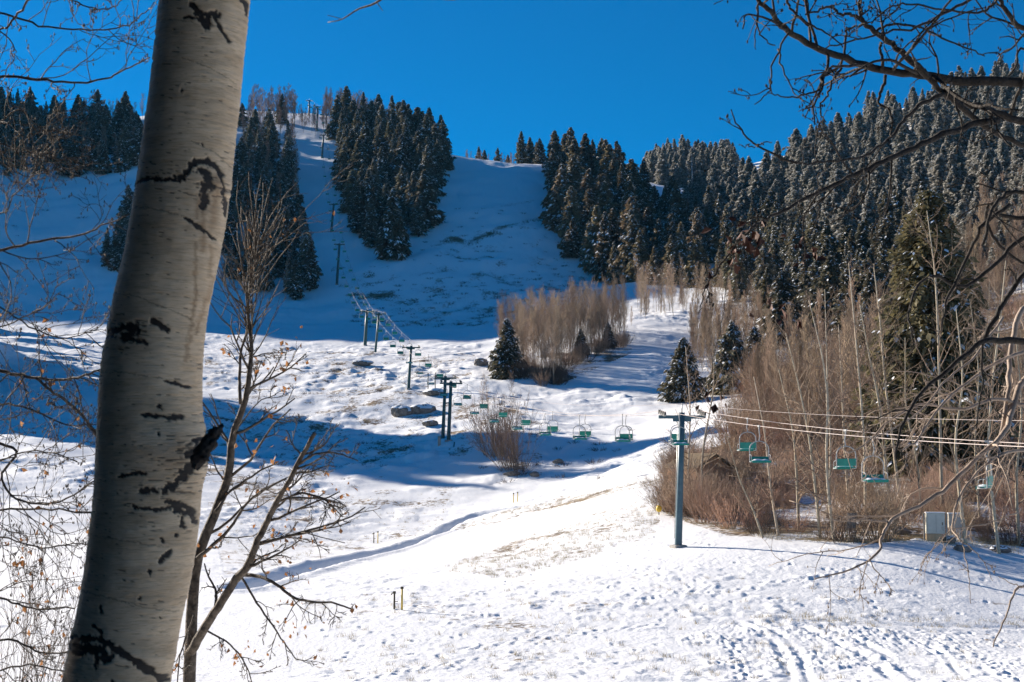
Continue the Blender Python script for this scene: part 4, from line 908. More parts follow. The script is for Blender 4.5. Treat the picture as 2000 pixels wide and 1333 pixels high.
MB().cyl((0, 0, -.2), (0, 0, 0.35), .05, .05, 8).build('post', M['dark_metal'], o)
a = np.linspace(-math.pi / 2, math.pi / 2, 9); MB().tubes(np.array([[[0, 0, .5 + .3 * math.sin(t)] for t in a]]), np.array([[max(.25 * math.cos(t), .002) for t in a]]), 14).build('marker_head', M['yellow'], o)
p = P_on(858, 872, 212); o = thing('control_post', 'short grey-brown box post at the foot of the front paired pole', 'post', p)
MB().box((0, 0, .55), (0.42, 0.42, 1.5), bevel=.03).build('body', M['grey_wood'], o); MB().box((0, 0, 1.33), (0.5, 0.5, 0.07), bevel=.02).build('lid', M['cabinet_grey'], o)
p = P_on(886, 874, 209); tag(MB().tubes(np.array([[[0, 0, -.2], [.12, 0, .8]]]), np.array([[.09, .08]]), 8).build('short_stake', M['tower_green'], None, p), 'short green stake right of the front paired pole', 'stake')
for px, d, lab in ((836, 262, 'left thin dark post beside the single lift tower'), (850, 262, 'right thin dark post beside the single lift tower')):
    o = thing('marker_pole', lab, 'pole', P_on(px, 765, d)); MB().cyl((0, 0, -.2), (0, 0, 3.1), .09, .08, 6).build('shaft', M['dark_metal'], o); MB().box((0, 0, 3.15), (.2, .2, .12)).build('cap', M['dark_metal'], o)
# pale utility cabinet and its grey neighbour, by the right grove
cpos = P_on(1827, 1058, 101); o = thing('utility_cabinet', 'large pale green-white utility cabinet at the foot of the grove', 'cabinet', cpos, rz=-0.12)
MB().box((0, 0, 1.28), (1.28, 0.55, 1.45), bevel=.03).build('body', M['cabinet'], o)
MB().box((-0.0, -0.29, 1.28), (1.12, 0.03, 1.3), bevel=.01).build('door', M['cabinet'], o)
MB().box((0.45, -0.32, 1.25), (.05, .04, .2)).build('handle', M['dark_metal'], o)
MB().box((0.02, -0.307, 1.28), (.012, .012, 1.26)).build('door_seam', M['dark_metal'], o)
MB().tubes(np.array([[[.5, -.2, 1.2], [.72, -.22, 1.1], [.74, -.22, .3], [.74, -.22, -.2]]]), np.array([[.04] * 4]), 7).build('conduit', M['cabinet_grey'], o)
MB().box((-.1, .02, .22), (1.05, .45, .62), bevel=.02).build('plinth', M['tan_wood'], o)
lg = MB()
for s in (-1, 1): MB().box((s * .78, -.05, .85), (.09, .09, 2.3)).build('leg', M['grey_wood'], o)
MB().box((0, 0, 2.03), (1.36, .62, .05), bevel=.01).build('lid', M['snow_clump'], o)
o = thing('junction_box', 'smaller grey junction box on posts right of the pale cabinet', 'junction box', P_on(1866, 1055, 102), rz=-.1)
MB().box((0, 0, 1.45), (.95, .4, 1.0), bevel=.03).build('body', M['cabinet_grey'], o)
for s in (-1, 1): MB().box((s * .32, 0, .45), (.1, .1, 1.2)).build('leg', M['cabinet_grey'], o)
MB().box((0, 0, 1.98), (1.02, .46, .06), bevel=.01).build('lid', M['snow_clump'], o)
o = thing('notice_board', 'weathered blank grey board on two posts at the grove foot', 'notice board', P_on(1664, 1060, 100.5), rz=0.45)
MB().box((0, 0, 1.4), (.8, .06, 1.0), ax=np.array([[1, 0, 0], [0, 1, 0.15], [0, -0.15, 1]]), bevel=.01).build('board', M['grey_wood'], o)
MB().box((0, -.05, 1.93), (.9, .12, .06)).build('top_rail', M['grey_wood'], o)
for s in (-1, 1): MB().box((s * .34, .08, .7), (.07, .07, 1.8)).build('leg', M['tan_wood'], o)
o = thing('radio_mast', 'thin pale mast on a bright snow patch below the distant wooded knob', 'mast', P_on(1352, 385, 690)); MB().cyl((0, 0, -.5), (0, 0, 16), .3, .16, 8).build('pole', M['steel'], o); MB().box((0, 0, .6), (3, 3, 2.2), bevel=.1).build('hut', M['cabinet'], o)
# small cabin behind the brush, right of the nearest tower
hp = P_on(1366, 925, 137); o = thing('cabin', 'small brown-roofed cabin half hidden by brush behind the nearest tower', 'cabin', hp, rz=0.5)
w, l, hh, rh = 4.2, 4.6, 2.2, 1.2
wl = MB(); wl.add([(-w/2, -l/2, -.5), (w/2, -l/2, -.5), (w/2, l/2, -.5), (-w/2, l/2, -.5), (-w/2, -l/2, hh), (w/2, -l/2, hh), (w/2, l/2, hh), (-w/2, l/2, hh), (0, -l/2, hh + rh), (0, l/2, hh + rh)],
       [[0, 1, 5, 4], [1, 2, 6, 5], [2, 3, 7, 6], [3, 0, 4, 7], [4, 5, 8, 8], [6, 7, 9, 9]], 0, False); wl.build('wall', M['orange_wall'], o)
rf = MB(); sl = math.atan2(rh, w / 2)
for s in (-1, 1):
    n_ = np.array([[math.cos(sl), 0, -s * math.sin(sl)], [0, 1, 0], [s * math.sin(sl), 0, math.cos(sl)]])
    rf.box((s * (w / 4 + .1), 0, hh + rh / 2 + .06), ((w / 2 + .35) / math.cos(sl) * 1.0, l + .9, .12), ax=n_)
rf.build('roof', M['roof_brown'], o)
d_ = MB().box((-.3, -l/2 - .03, .75), (.95, .06, 2.0), bevel=.01).build('door', M['tan_wood'], o); MB().box((.05, -.0, 0), (.05, .1, .12)).build('handle', M['steel'], d_, (0, -l/2 - .09, .8))
print('small things', round(time.time() - T0, 1))
# ---------------------------------------------------------------- single trees, bushes
rng = np.random.default_rng(77)
def big_spruce(px, py, d, h, R, seed, label, warm=False, snow=.3, nb=420, ns=20, pw=.8, rag=.3, fat=.7):
    (V, F), (Vs, Fs) = conifer_parts(seed, h, R, nb, ns, snow, ragged=rag, low=.03, fat=fat, pw=pw)
    p = P_on(px, py, d); o = thing('spruce_tree', label, 'tree', (p[0], p[1], p[2] - .2))
    MB().cyl((0, 0, -.6), (0, 0, h * .98), .016 * h, .02, 8).build('trunk', M['spruce_bark'], o)
    mb = MB().add(V, F, 0, False).add(Vs, Fs, 1, False); mb.build('crown', [M['needle_warm_lit'] if warm else M['needle'], M['snow_clump']], o)
big_spruce(990, 722, 268, 11.2, 3.5, 1, 'lone dark spruce at the left end of the aspen thicket')
big_spruce(1135, 700, 290, 5.5, 1.9, 2, 'small snowy spruce in front of the thicket, left of two')
big_spruce(1188, 686, 300, 5.5, 1.6, 3, 'small snowy spruce at the right end of the thicket')
big_spruce(1335, 735, 235, 10.5, 3.6, 4, 'dark spruce above the lift tower, left of the willows')
big_spruce(1430, 735, 240, 11.5, 4.6, 5, 'dark bushy spruce in the hollow right of the willows')
big_spruce(1475, 720, 245, 10.0, 4.0, 6, 'shaded spruce between the willows and the russet shrubs')
big_spruce(1820, 860, 140, 27.5, 6.2, 7, 'tall olive spruce towering over the bare grove', True, .10, 900, 42, .62, .45, .48)
big_spruce(1905, 800, 165, 15.0, 3.4, 8, 'darker spruce right of the tall olive spruce', False, .25, 420, 22)
big_spruce(1690, 700, 215, 13.0, 3.0, 9, 'dark snowy spruce left of the tall olive spruce', False, .3, 420, 20)
big_spruce(1500, 640, 330, 12.0, 3.2, 10, 'olive-green spruce low in the hollow under the frosted hill', True, .15)
# bare aspens of the near grove, drawn stem by stem (base first)
STEMS = [([(1520, 1030), (1505, 937), (1494, 836), (1480, 760)], 104, 'left-most white aspen stem of the near grove'),
 ([(1602, 1050), (1595, 975), (1580, 851), (1562, 760), (1545, 690)], 102, 'white aspen stem left of the notice board'),
 ([(1629, 1058), (1619, 975), (1614, 892), (1616, 780), (1606, 700), (1590, 630)], 101, 'tall white aspen stem beside the notice board, leaning left'),
 ([(1690, 1000), (1688, 860), (1676, 700), (1661, 535)], 112, 'tall straight white aspen stem above the big grey willow bush'),
 ([(1740, 1005), (1718, 790), (1700, 700), (1686, 625)], 114, 'white aspen stem leaning left behind the big grey willow bush'),
 ([(1616, 1010), (1622, 880), (1616, 745), (1612, 600)], 116, 'slim white aspen stem behind the notice board'),
 ([(1760, 990), (1742, 840), (1728, 730), (1720, 630), (1710, 540)], 118, 'tall slim aspen stem left of the olive spruce'),
 ([(1840, 1000), (1836, 820), (1832, 640), (1826, 520), (1815, 430)], 112, 'very tall aspen stem in front of the olive spruce'),
 ([(1887, 1062), (1872, 940), (1866, 850), (1880, 740), (1872, 640)], 100, 'forked pale aspen right of the junction box'),
 ([(1951, 1068), (1938, 960), (1930, 860), (1938, 740), (1952, 620), (1960, 540)], 99, 'thick pale aspen near the right edge, right of the rocks'),
 ([(1490, 1042), (1470, 985), (1445, 930), (1430, 880)], 103, 'thin leaning aspen sapling at the left of the near grove'),
 ([(1345, 1020), (1345, 930), (1348, 830), (1342, 740)], 125, 'slender grey aspen just right of the nearest lift tower'),
 ([(1375, 1030), (1372, 920), (1392, 800), (1395, 740)], 122, 'second slender grey aspen right of the nearest lift tower'),
 ([(1800, 1010), (1790, 900), (1770, 800), (1768, 700)], 116, 'aspen stem between the willow bush and the pale cabinet'),
 ([(1660, 1020), (1650, 900), (1645, 780), (1640, 690)], 120, 'grey aspen stem behind the tall white stems'),
 ([(1560, 1035), (1556, 930), (1548, 840), (1530, 760)], 108, 'short pale aspen stem in the left half of the grove'),
 ([(1990, 1060), (1985, 930), (1995, 800), (1985, 660)], 104, 'pale aspen stem at the right edge of the picture'),
 ([(1915, 1050), (1905, 900), (1912, 760), (1900, 650)], 112, 'grey aspen stem behind the forked pale aspen')]
def smooth(pts, n):
    pts = np.asarray(pts, float); m = len(pts); e = np.vstack([2 * pts[0] - pts[1], pts, 2 * pts[-1] - pts[-2]]); out = []
    for s in np.linspace(0, m - 1 - 1e-6, n):
        i = int(s); t = s - i; p0, p1, p2, p3 = e[i], e[i + 1], e[i + 2], e[i + 3]
        out.append(0.5 * (2 * p1 + (p2 - p0) * t + (2 * p0 - 5 * p1 + 4 * p2 - p3) * t * t + (3 * p1 - p0 - 3 * p2 + p3) * t ** 3))
    return np.array(out)
for k, (pts, d, lab) in enumerate(STEMS):
    b = P_on(pts[0][0], pts[0][1], d); q = smooth(pts, 12); w = P(q[:, 0], q[:, 1], np.full(12, d) + np.cumsum(rng.normal(0, .12, 12)))
    w[:, 2] += b[2] - w[0, 2]; w = np.vstack([w[:1] - np.array([0, 0, .5]), w]); top = w[-1] + norm(w[-1] - w[-2]) * 1.6; w = np.vstack([w, top[None]]) - b
    R = np.linspace(.125, .028, len(w)) * rng.uniform(.85, 1.15)
    o = thing('bare_aspen', lab, 'tree', b); MB().tubes(w, R, 7).build('trunk', M['aspen_bark'], o)
    cr = MB(); S, D, L, r1 = spawn(rng, w[None], R[None], 32, .2, .99, 1.0, .23, .5, up=.5); P1, R1 = grow(rng, S, D, L, np.maximum(r1, .020), 5, .14, (0, 0, .5), .4); cr.tubes(P1, R1, 4)
    S, D, L, r2 = spawn(rng, P1, R1, 4, .25, .98, .65, .5, .7, up=.5); P2, R2 = grow(rng, S, D, L, np.maximum(r2, .012), 4, .14, (0, 0, .3), .5); cr.tubes(P2, R2, 3)
    S, D, L, r3 = spawn(rng, P2, R2, 3, .2, .98, .6, .55, .8); P3, R3 = grow(rng, S, D, L, np.maximum(r3, .009), 3, .12, (0, 0, .1), .6); cr.tubes(P3, R3, 3)
    cr.build('crown', M['aspen_twig'], o)
# named bushes
bush(P_on(1720, 1058, 101), 5.2, WIL[0], 'big grey many-stemmed willow bush between notice board and cabinet', None, 4.0, 1.15, 'willow_bush')
bush(P_on(968, 866, 200), 9.0, SHR[0], 'bare bush with a dark foot on the shaded knoll, left half', None, 3.0, .85)
bush(P_on(1003, 897, 190), 10.5, SHR[1], 'tallest bare bush on the shaded knoll under the chairs', None, 3.0, .62)
bush(P_on(990, 880, 194), 4.0, SHR_DARK[0], 'low dark bush between the two bare bushes on the knoll', None, 2.2, .9)
bush(P_on(1012, 905, 187), 2.4, SHR_DARK[1], 'dark low brush at the right foot of the knoll bushes', None, 2.2, 1.1)
for k, (px, py, d, hh) in enumerate([(944, 800, 235, 6.5), (958, 815, 228, 7.5), (1000, 830, 215, 8.0)]):
    aspen(P_on(px, py, d), hh, ASP[k % 4], ['left thin sapling above the knoll bushes', 'middle thin sapling above the knoll bushes', 'thin sapling rising out of the knoll bushes'][k], None, wx=.7)
for px, py, d, hh, lab in [(1300, 990, 122, 3.0, 'grey brush at the left tip of the grove, by the yellow marker'), (1330, 1000, 120, 3.6, 'grey brush just left of the nearest tower foot'), (1380, 1010, 118, 4.2, 'tall grey brush just right of the nearest tower'),
                           (1430, 1030, 110, 3.4, 'russet-brown brush at the snow edge right of the tower'), (1350, 960, 134, 4.0, 'grey brush in front of the cabin')]:
    bush(P_on(px, py, d), hh, (SHR_RED if 'russet' in lab else SHR)[0], lab, None, 2.6 if 'russet' in lab else 3.0, 1.1)
for x, y in scatter([(1300, 1000), (1420, 1030), (1450, 900), (1310, 890)], 26, 1.6, rng, dmin=95): bush(on(x, y), rng.uniform(2.6, 4.4), SHR[int(rng.integers(3))], 'grey-brown brush in the clump around the nearest tower', 'brush around the nearest tower')
for x, y in scatter([(1455, 900), (1500, 840), (1560, 780), (1510, 680), (1440, 760)], 26, 2.2, rng, dmin=105): bush(on(x, y), rng.uniform(3, 5), SHR_RED[int(rng.integers(2))], 'russet leafless shrub at the left edge of the brushy slope', 'russet shrubs of the slope edge', 2.6, .9)
# low dead brush scattered over the open slopes
LOW = [shrub_mesh(450 + i, .7, 1.3, 26, 4, 0, 'dark_twig', .010) for i in range(2)]
for poly, n, gap, h0, h1, lab, g in (([(690, 560), (1150, 520), (1130, 600), (1000, 640), (690, 640)], 120, 3.6, .6, 1.3, 'low dark scrub showing through snow in the shaded bowl', 'scrub in the shaded bowl'),
        ([(420, 690), (920, 700), (860, 860), (700, 960), (420, 960)], 60, 5, .4, .9, 'small dead tuft on the sunlit bench', 'tufts on the sunlit bench'),
        ([(900, 860), (1240, 840), (1180, 930), (950, 950)], 26, 3, .4, .9, 'dark tuft on the shaded knoll face', 'tufts on the knoll face'),
        ([(0, 380), (220, 380), (200, 540), (0, 540)], 20, 7, .6, 1.3, 'low dark scrub on the shaded slope left of the big trunk', 'scrub left of the big trunk'),
        ([(870, 400), (1080, 420), (1120, 520), (800, 520)], 44, 6, .5, 1.0, 'tiny scrub patch on the wide shaded run', 'scrub on the wide run')):
    for x, y in scatter(poly, n, gap, rng): bush(on(x, y), rng.uniform(h0, h1), LOW[int(rng.integers(2))], lab, g, .7, rng.uniform(.9, 1.8), 'low_shrub')
# dry grass: blades in tufts over the meadow
C = []
for poly, n, dm in (([(1480, 1206), (2040, 1208), (2040, 1228), (1480, 1222)], 60, 40), ([(850, 1110), (1290, 960), (1290, 1040), (1000, 1130)], 420, 60), ([(600, 1180), (1400, 1120), (1900, 1200), (1900, 1330), (560, 1330)], 200, 40),
                    ([(900, 1030), (1010, 992), (1290, 925), (1290, 945), (1030, 1003)], 300, 90), ([(420, 980), (900, 960), (860, 1040), (460, 1120)], 160, 80), ([(1290, 1000), (1340, 1020), (1520, 1055), (1790, 1056), (1990, 1080), (1990, 1050), (1520, 1035), (1350, 1000)], 700, 85)):
    C.append(scatter(poly, n, .12, rng, dmin=dm, tries=6))
C = np.concatenate(C); nb = 16; B = np.repeat(C, nb, 0) + rng.normal(0, .13, (len(C) * nb, 2)); m = len(B)
base = np.stack([B[:, 0], B[:, 1], surf(B[:, 0], B[:, 1]) - .03], 1); hgt = rng.uniform(.08, .36, m); dr = rng.normal(0, .45, (m, 2)); tip = base + np.stack([dr[:, 0] * hgt, dr[:, 1] * hgt, hgt], 1); sd = np.stack([np.full(m, .008), rng.normal(0, .004, m), np.zeros(m)], 1)
V = np.stack([base - sd, base + sd, tip], 1).reshape(-1, 3); F = np.arange(m * 3).reshape(m, 3)
go = link('dry_grass', make_mesh('dry_grass', V, F, M['straw'], S=np.zeros(m, bool))); tag(go, 'straw coloured dry grass poking through the snow', 'grass', kind='stuff')
print('plants', round(time.time() - T0, 1))
# ---------------------------------------------------------------- the big aspen trunk in front
rng = np.random.default_rng(99)
EDGE = [(-420, 352, 512), (-200, 335, 502), (0, 310, 491), (100, 299, 479), (200, 288, 470), (300, 275, 460), (370, 264, 452), (440, 253, 441), (500, 243, 429), (600, 217, 408), (700, 198, 398), (800, 190, 396), (850, 188, 398), (900, 186, 399),
        (1000, 180, 393), (1100, 168, 380), (1200, 149, 358), (1270, 136, 345), (1333, 122, 333), (1500, 88, 312), (1800, 30, 285), (2050, -25, 275), (2200, -75, 280)]
ed = np.array(EDGE, float); yy = np.r_[np.arange(-420, 1420, 2.0), np.arange(1420, 2200, 14.0)]
def sm(y, c):
    v = np.interp(y, ed[:, 0], ed[:, c]); return sum(np.interp(y + o, ed[:, 0], ed[:, c]) * w for o, w in ((-50, .12), (-25, .22), (0, .32), (25, .22), (50, .12)))
xl, xr = sm(yy, 1), sm(yy, 2); cx = (xl + xr) / 2; hw = (xr - xl) / 2; D0 = 4.5
na = 224; ang = np.concatenate([np.linspace(math.pi, 2 * math.pi, 168, endpoint=False), np.linspace(0, math.pi, na - 168, endpoint=False)])
ph, YY = np.meshgrid(ang, yy); cxx = cx[:, None] * np.ones_like(ph); hww = hw[:, None] * np.ones_like(ph)
u = cxx + hww * np.cos(ph)                               # picture column of each point, for drawing the bark scars on the near side
frontm = np.sin(ph) <= 0.0
slope = np.gradient(cx, yy)
yq = YY + hww * np.cos(ph) * slope[:, None] * 0.25      # rings sag slightly with the lean
wob = fbm(u / 9, YY / 9, 3, 210) * 7; wob2 = fbm(u / 4, YY / 4, 2, 215) * 3.5
U, Y2 = u + wob * .55 + wob2 * .5, YY + wob2 * .8 + .4 * wob
SCARS = [([(394, 28), (400, 38), (406, 46)], 7), ([(402, 42), (415, 44), (430, 43), (440, 40)], 7), ([(412, 48), (419, 58), (421, 68)], 9), ([(424, 45), (426, 58)], 8), ([(434, 43), (441, 56), (450, 72), (463, 86)], 3.5), ([(378, 55), (392, 53), (410, 56)], 3),
 ([(484, -4), (489, 8), (490, 22)], 5), ([(300, 83), (306, 86)], 5), ([(373, 193), (373, 195)], 4), ([(415, 288), (415, 289)], 2), ([(263, 379), (290, 368), (330, 363), (368, 361)], 4.5), ([(366, 360), (378, 355), (387, 343), (396, 328), (411, 318), (429, 317)], 7), ([(428, 317), (440, 328), (444, 350), (447, 378), (450, 410)], 4.5),
 ([(411, 334), (422, 346), (421, 362)], 10), ([(416, 360), (416, 385), (414, 405)], 6.5), ([(383, 429), (404, 437), (418, 444), (431, 455)], 3.5), ([(404, 438), (414, 443)], 5),
 ([(322, 628), (334, 631), (347, 638)], 7), ([(204, 676), (225, 662), (250, 651), (275, 645), (289, 642)], 8), ([(262, 662), (285, 652)], 10), ([(262, 668), (285, 667), (311, 671)], 4), ([(196, 700), (212, 672), (230, 660)], 5),
 ([(343, 741), (362, 744), (386, 752)], 3), ([(372, 748), (383, 752)], 5), ([(336, 789), (336, 792)], 4.5), ([(304, 807), (330, 809), (352, 811), (371, 813)], 5), ([(335, 845), (335, 846)], 3),
 ([(412, 842), (400, 868), (388, 895), (374, 918), (358, 938), (344, 953)], 8), ([(408, 850), (396, 866), (384, 885)], 14), ([(380, 900), (372, 925), (358, 945)], 6),
 ([(257, 926), (285, 920), (310, 917)], 4), ([(304, 952), (320, 949), (331, 951)], 6), ([(290, 983), (330, 986), (362, 978)], 3.5), ([(348, 972), (368, 974), (383, 984), (390, 1008)], 5), ([(366, 982), (374, 990)], 9), ([(372, 994), (374, 1016)], 3),
 ([(336, 1079), (346, 1069), (355, 1058)], 4), ([(317, 1100), (317, 1102)], 4), ([(340, 1040), (340, 1042)], 3), ([(365, 1031), (365, 1033)], 3), ([(301, 1148), (301, 1152)], 3), ([(335, 1183), (335, 1184)], 2.5), ([(220, 1180), (225, 1186)], 5),
 ([(132, 1268), (165, 1252), (200, 1242), (228, 1238), (255, 1250), (285, 1266), (312, 1284), (336, 1306)], 7.5), ([(150, 1270), (190, 1262), (225, 1256), (240, 1270)], 13), ([(205, 1217), (225, 1226)], 4), ([(216, 1270), (216, 1292)], 5), ([(247, 1314), (249, 1318)], 4.5),
 ([(375, 130), (420, 140), (470, 160)], .8), ([(395, 285), (440, 300), (462, 320)], .8), ([(248, 428), (300, 419), (380, 424)], 1.1), ([(226, 590), (285, 588), (345, 598), (390, 612)], 1.0), ([(180, 1048), (260, 1046), (350, 1052)], .9), ([(158, 1165), (240, 1158), (360, 1170)], .9), ([(290, 52), (330, 60), (400, 62)], 1.0), ([(296, 120), (302, 145)], 2), ([(190, 735), (260, 728), (340, 735)], .8)]
mark = np.zeros(u.shape)
for pts, wd in SCARS:
    d = polydist(U, Y2, pts); wd = wd * (.5 + 1.0 * np.clip(.5 + 1.4 * fbm(u / 8 + 5, YY / 8, 2, 260), 0, 1)) if wd > 1.5 else wd + 0 * u; lo, hi = wd * .72, wd * .98 + .5
    mark = np.maximum(mark, np.clip((hi - d) / (hi - lo), 0, 1) * np.where(wd > 1.5, 1.0, .45))
# short dark lenticel dashes, thicker round the broken stub
dash = fbm(u / 16 + 3, YY / 1.6, 2, 220); near_stub = np.exp(-(((u - 385) / 60) ** 2 + ((YY - 900) / 75) ** 2)) + .7 * np.exp(-((YY - 655) / 40.) ** 2) * (u < 320) + .5 * np.exp(-((YY - 355) / 35.) ** 2)
mark = np.maximum(mark, np.clip((dash - .47 + .34 * near_stub) * 6, 0, .75))
mark = np.where(frontm, mark, np.clip((fbm(ph * 3, YY / 40, 3, 230) - .34) * 6, 0, 1) * (np.abs(np.sin(ph)) > .15))
stain = np.zeros(u.shape)
for pts, wd in [([(415, 400), (414, 440), (412, 480)], 9), ([(436, 345), (432, 400), (428, 440)], 12), ([(400, 470), (398, 560), (380, 700)], 5), ([(425, 470), (420, 540), (395, 640)], 5), ([(410, 380), (404, 420)], 8)]:
    stain = np.maximum(stain, np.clip(1 - polydist(U, Y2, pts) / wd, 0, 1))
stain = np.where(frontm, stain, 0)
dep = D0 + 0.12 * np.sin(yy / 900.0)
Cn = P(cx, yy, dep); rad = hw * (Cn[:, 1] * math.cos(PITCH) + Cn[:, 2] * math.sin(PITCH)) / FPX * .965
right_v = np.array([1.0, 0, 0]); bumpr = -0.004 * mark * frontm + 0.0022 * fbm(u / 20, YY / 5, 3, 240) + .003 * fbm(ph * 2, YY / 90, 2, 245)
scarridge = np.exp(-((YY - 355) / 26.) ** 2) * np.exp(-((u - 425) / 40.) ** 2) * .010 + np.exp(-((YY - 880) / 55.) ** 2) * np.exp(-((u - 392) / 26.) ** 2) * .028 + .006 * np.exp(-((YY - 1262) / 20.) ** 2)
R2 = rad[:, None] + bumpr + scarridge * frontm
axis = norm(np.gradient(Cn, axis=0)); dv = np.array([0, 1.0, 0]); e1 = norm(right_v - (axis @ right_v)[:, None] * axis); e2 = np.cross(axis, e1); e2 *= np.sign(e2 @ dv)[:, None]
V = Cn[:, None, :] + R2[..., None] * (np.cos(ph)[..., None] * e1[:, None, :] + np.sin(ph)[..., None] * e2[:, None, :])
nrw = len(yy); ii = np.arange(nrw * na).reshape(nrw, na); nx = np.roll(ii, -1, 1); F = np.stack([ii[:-1], nx[:-1], nx[1:], ii[1:]], -1).reshape(-1, 4)
def bark_material():
    m = bpy.data.materials.new('big_aspen_bark'); m.use_nodes = True; n = m.node_tree; b = n.nodes['Principled BSDF']; b.inputs['Roughness'].default_value = .62; b.inputs['Specular IOR Level'].default_value = .25
    tc = n.nodes.new('ShaderNodeTexCoord')
    def noise(scale, st, det=5):
        mp = n.nodes.new('ShaderNodeMapping'); mp.inputs['Scale'].default_value = st; k = n.nodes.new('ShaderNodeTexNoise'); k.inputs['Scale'].default_value = scale; k.inputs['Detail'].default_value = det; k.inputs['Roughness'].default_value = .65
        n.links.new(tc.outputs['Object'], mp.inputs['Vector']); n.links.new(mp.outputs['Vector'], k.inputs['Vector']); return k.outputs['Fac']
    f1, f2, f3 = noise(5, (1, 1, 4)), noise(22, (1, 1, 14)), noise(9, (1, 1, .5))
    cr = n.nodes.new('ShaderNodeValToRGB'); cr.color_ramp.elements[0].position = .3; cr.color_ramp.elements[1].position = .72; cr.color_ramp.elements[0].color = (.57, .405, .245, 1); cr.color_ramp.elements[1].color = (.79, .61, .405, 1); n.links.new(f1, cr.inputs['Fac'])
    cr2 = n.nodes.new('ShaderNodeValToRGB'); cr2.color_ramp.elements[0].position = .34; cr2.color_ramp.elements[1].position = .5; cr2.color_ramp.elements[0].color = (.72, .68, .62, 1); cr2.color_ramp.elements[1].color = (1, 1, 1, 1); n.links.new(f2, cr2.inputs['Fac'])
    def mix(fac, a, bb, mode='MIX'):
        k = n.nodes.new('ShaderNodeMix'); k.data_type = 'RGBA'; k.blend_type = mode
        if isinstance(fac, (int, float)): k.inputs['Factor'].default_value = fac
        else: n.links.new(fac, k.inputs['Factor'])
        for s, v in (('A', a), ('B', bb)):
            if isinstance(v, tuple): k.inputs[s].default_value = v
            else: n.links.new(v, k.inputs[s])
        return k.outputs['Result']
    base = mix(1.0, cr.outputs['Color'], cr2.outputs['Color'], 'MULTIPLY')
    a1 = n.nodes.new('ShaderNodeAttribute'); a1.attribute_name = 'scar'; a2 = n.nodes.new('ShaderNodeAttribute'); a2.attribute_name = 'stain'
    mm = n.nodes.new('ShaderNodeMath'); mm.operation = 'MULTIPLY'; n.links.new(a2.outputs['Fac'], mm.inputs[0]); n.links.new(f3, mm.inputs[1])
    base = mix(mm.outputs[0], base, (.20, .085, .02, 1))
    cs = n.nodes.new('ShaderNodeValToRGB'); cs.color_ramp.elements[0].color = (.012, .010, .009, 1); cs.color_ramp.elements[1].color = (.06, .048, .038, 1); n.links.new(f2, cs.inputs['Fac'])
    base = mix(a1.outputs['Fac'], base, cs.outputs['Color']); n.links.new(base, b.inputs['Base Color'])
    bu = n.nodes.new('ShaderNodeBump'); bu.inputs['Strength'].default_value = .35; bu.inputs['Distance'].default_value = .006; n.links.new(f2, bu.inputs['Height']); n.links.new(bu.outputs['Normal'], b.inputs['Normal'])
    return m
M['big_aspen_bark'] = bark_material()
big = thing('aspen_tree', 'big pale aspen trunk with black eye scars, leaning across the left foreground', 'tree', (0, 0, 0))
me = make_mesh('trunk', V.reshape(-1, 3), F, M['big_aspen_bark'])
for nm, arr in (('scar', mark), ('stain', stain)):
    at = me.attributes.new(nm, 'FLOAT', 'POINT'); at.data.foreach_set('value', arr.ravel().astype(np.float32))
link('trunk', me, big)
# the broken branch stub
sp = np.array([P(380, 915, 4.41), P(390, 893, 4.39), P(403, 872, 4.38), P(414, 855, 4.38), P(424, 842, 4.39), P(432, 831, 4.40)]); q = smooth(sp, 14)
st = MB().tubes(q[None], np.array([[.010, .018, .022, .024, .025, .024, .022, .021, .018, .017, .012, .011, .006, .002]]), 11)
v = st.v[0]; v += rng.normal(0, .0042, v.shape)
for a_, b_ in (((408, 872), (424, 858)), ((400, 884), (416, 880)), ((416, 850), (427, 838)), ((396, 892), (410, 902))):
    st.tubes(np.array([P(a_[0], a_[1], 4.37), P((a_[0] + b_[0]) / 2, (a_[1] + b_[1]) / 2 - 1, 4.365), P(b_[0], b_[1], 4.37)])[None], np.array([[.012, .009, .001]]), 5)
st.build('branch_stub', M['limb_dark'], big)
# upper stem above the picture
Lx = P(432, -415, D0 + dep[0] - 4.5); up_ = norm(Lx - P(420, -300, 4.5)); T, R = grow(rng, [Lx - up_ * .1], [up_], [6.5], [rad[0] * .98], 12, .03, (0, 0, .3), .15)
um = MB().tubes(T, R, 14); S, D, L, r1 = spawn(rng, T, R, 14, .3, .98, 1.0, .22, .35, up=.4); B1, RB = grow(rng, S, D, L, r1, 5, .12, (0, 0, .5), .3); um.tubes(B1, RB, 5)
for pts, d0, d1, w0, w1 in (([(455, -340), (560, -300), (700, -190), (770, -70), (755, -14), (730, 8), (700, 18), (668, 38), (640, 44)], 4.5, 4.9, 9, 1.6), ([(735, 4), (748, 22)], 4.85, 4.85, 2, 1.3), ([(668, 38), (655, 34), (640, 30)], 4.9, 4.9, 1.6, 1.2), ([(700, -190), (790, -90), (850, -12), (880, 0), (905, -4)], 4.7, 4.9, 5, 1.6)):
    q = smooth(pts, 24); f = np.linspace(0, 1, 24); d = d0 + (d1 - d0) * f; um.tubes(P(q[:, 0], q[:, 1], d)[None], ((w0 + (w1 - w0) * f) * d / FPX / 2)[None], 6)
um.build('crown', M['limb_mid'], big)
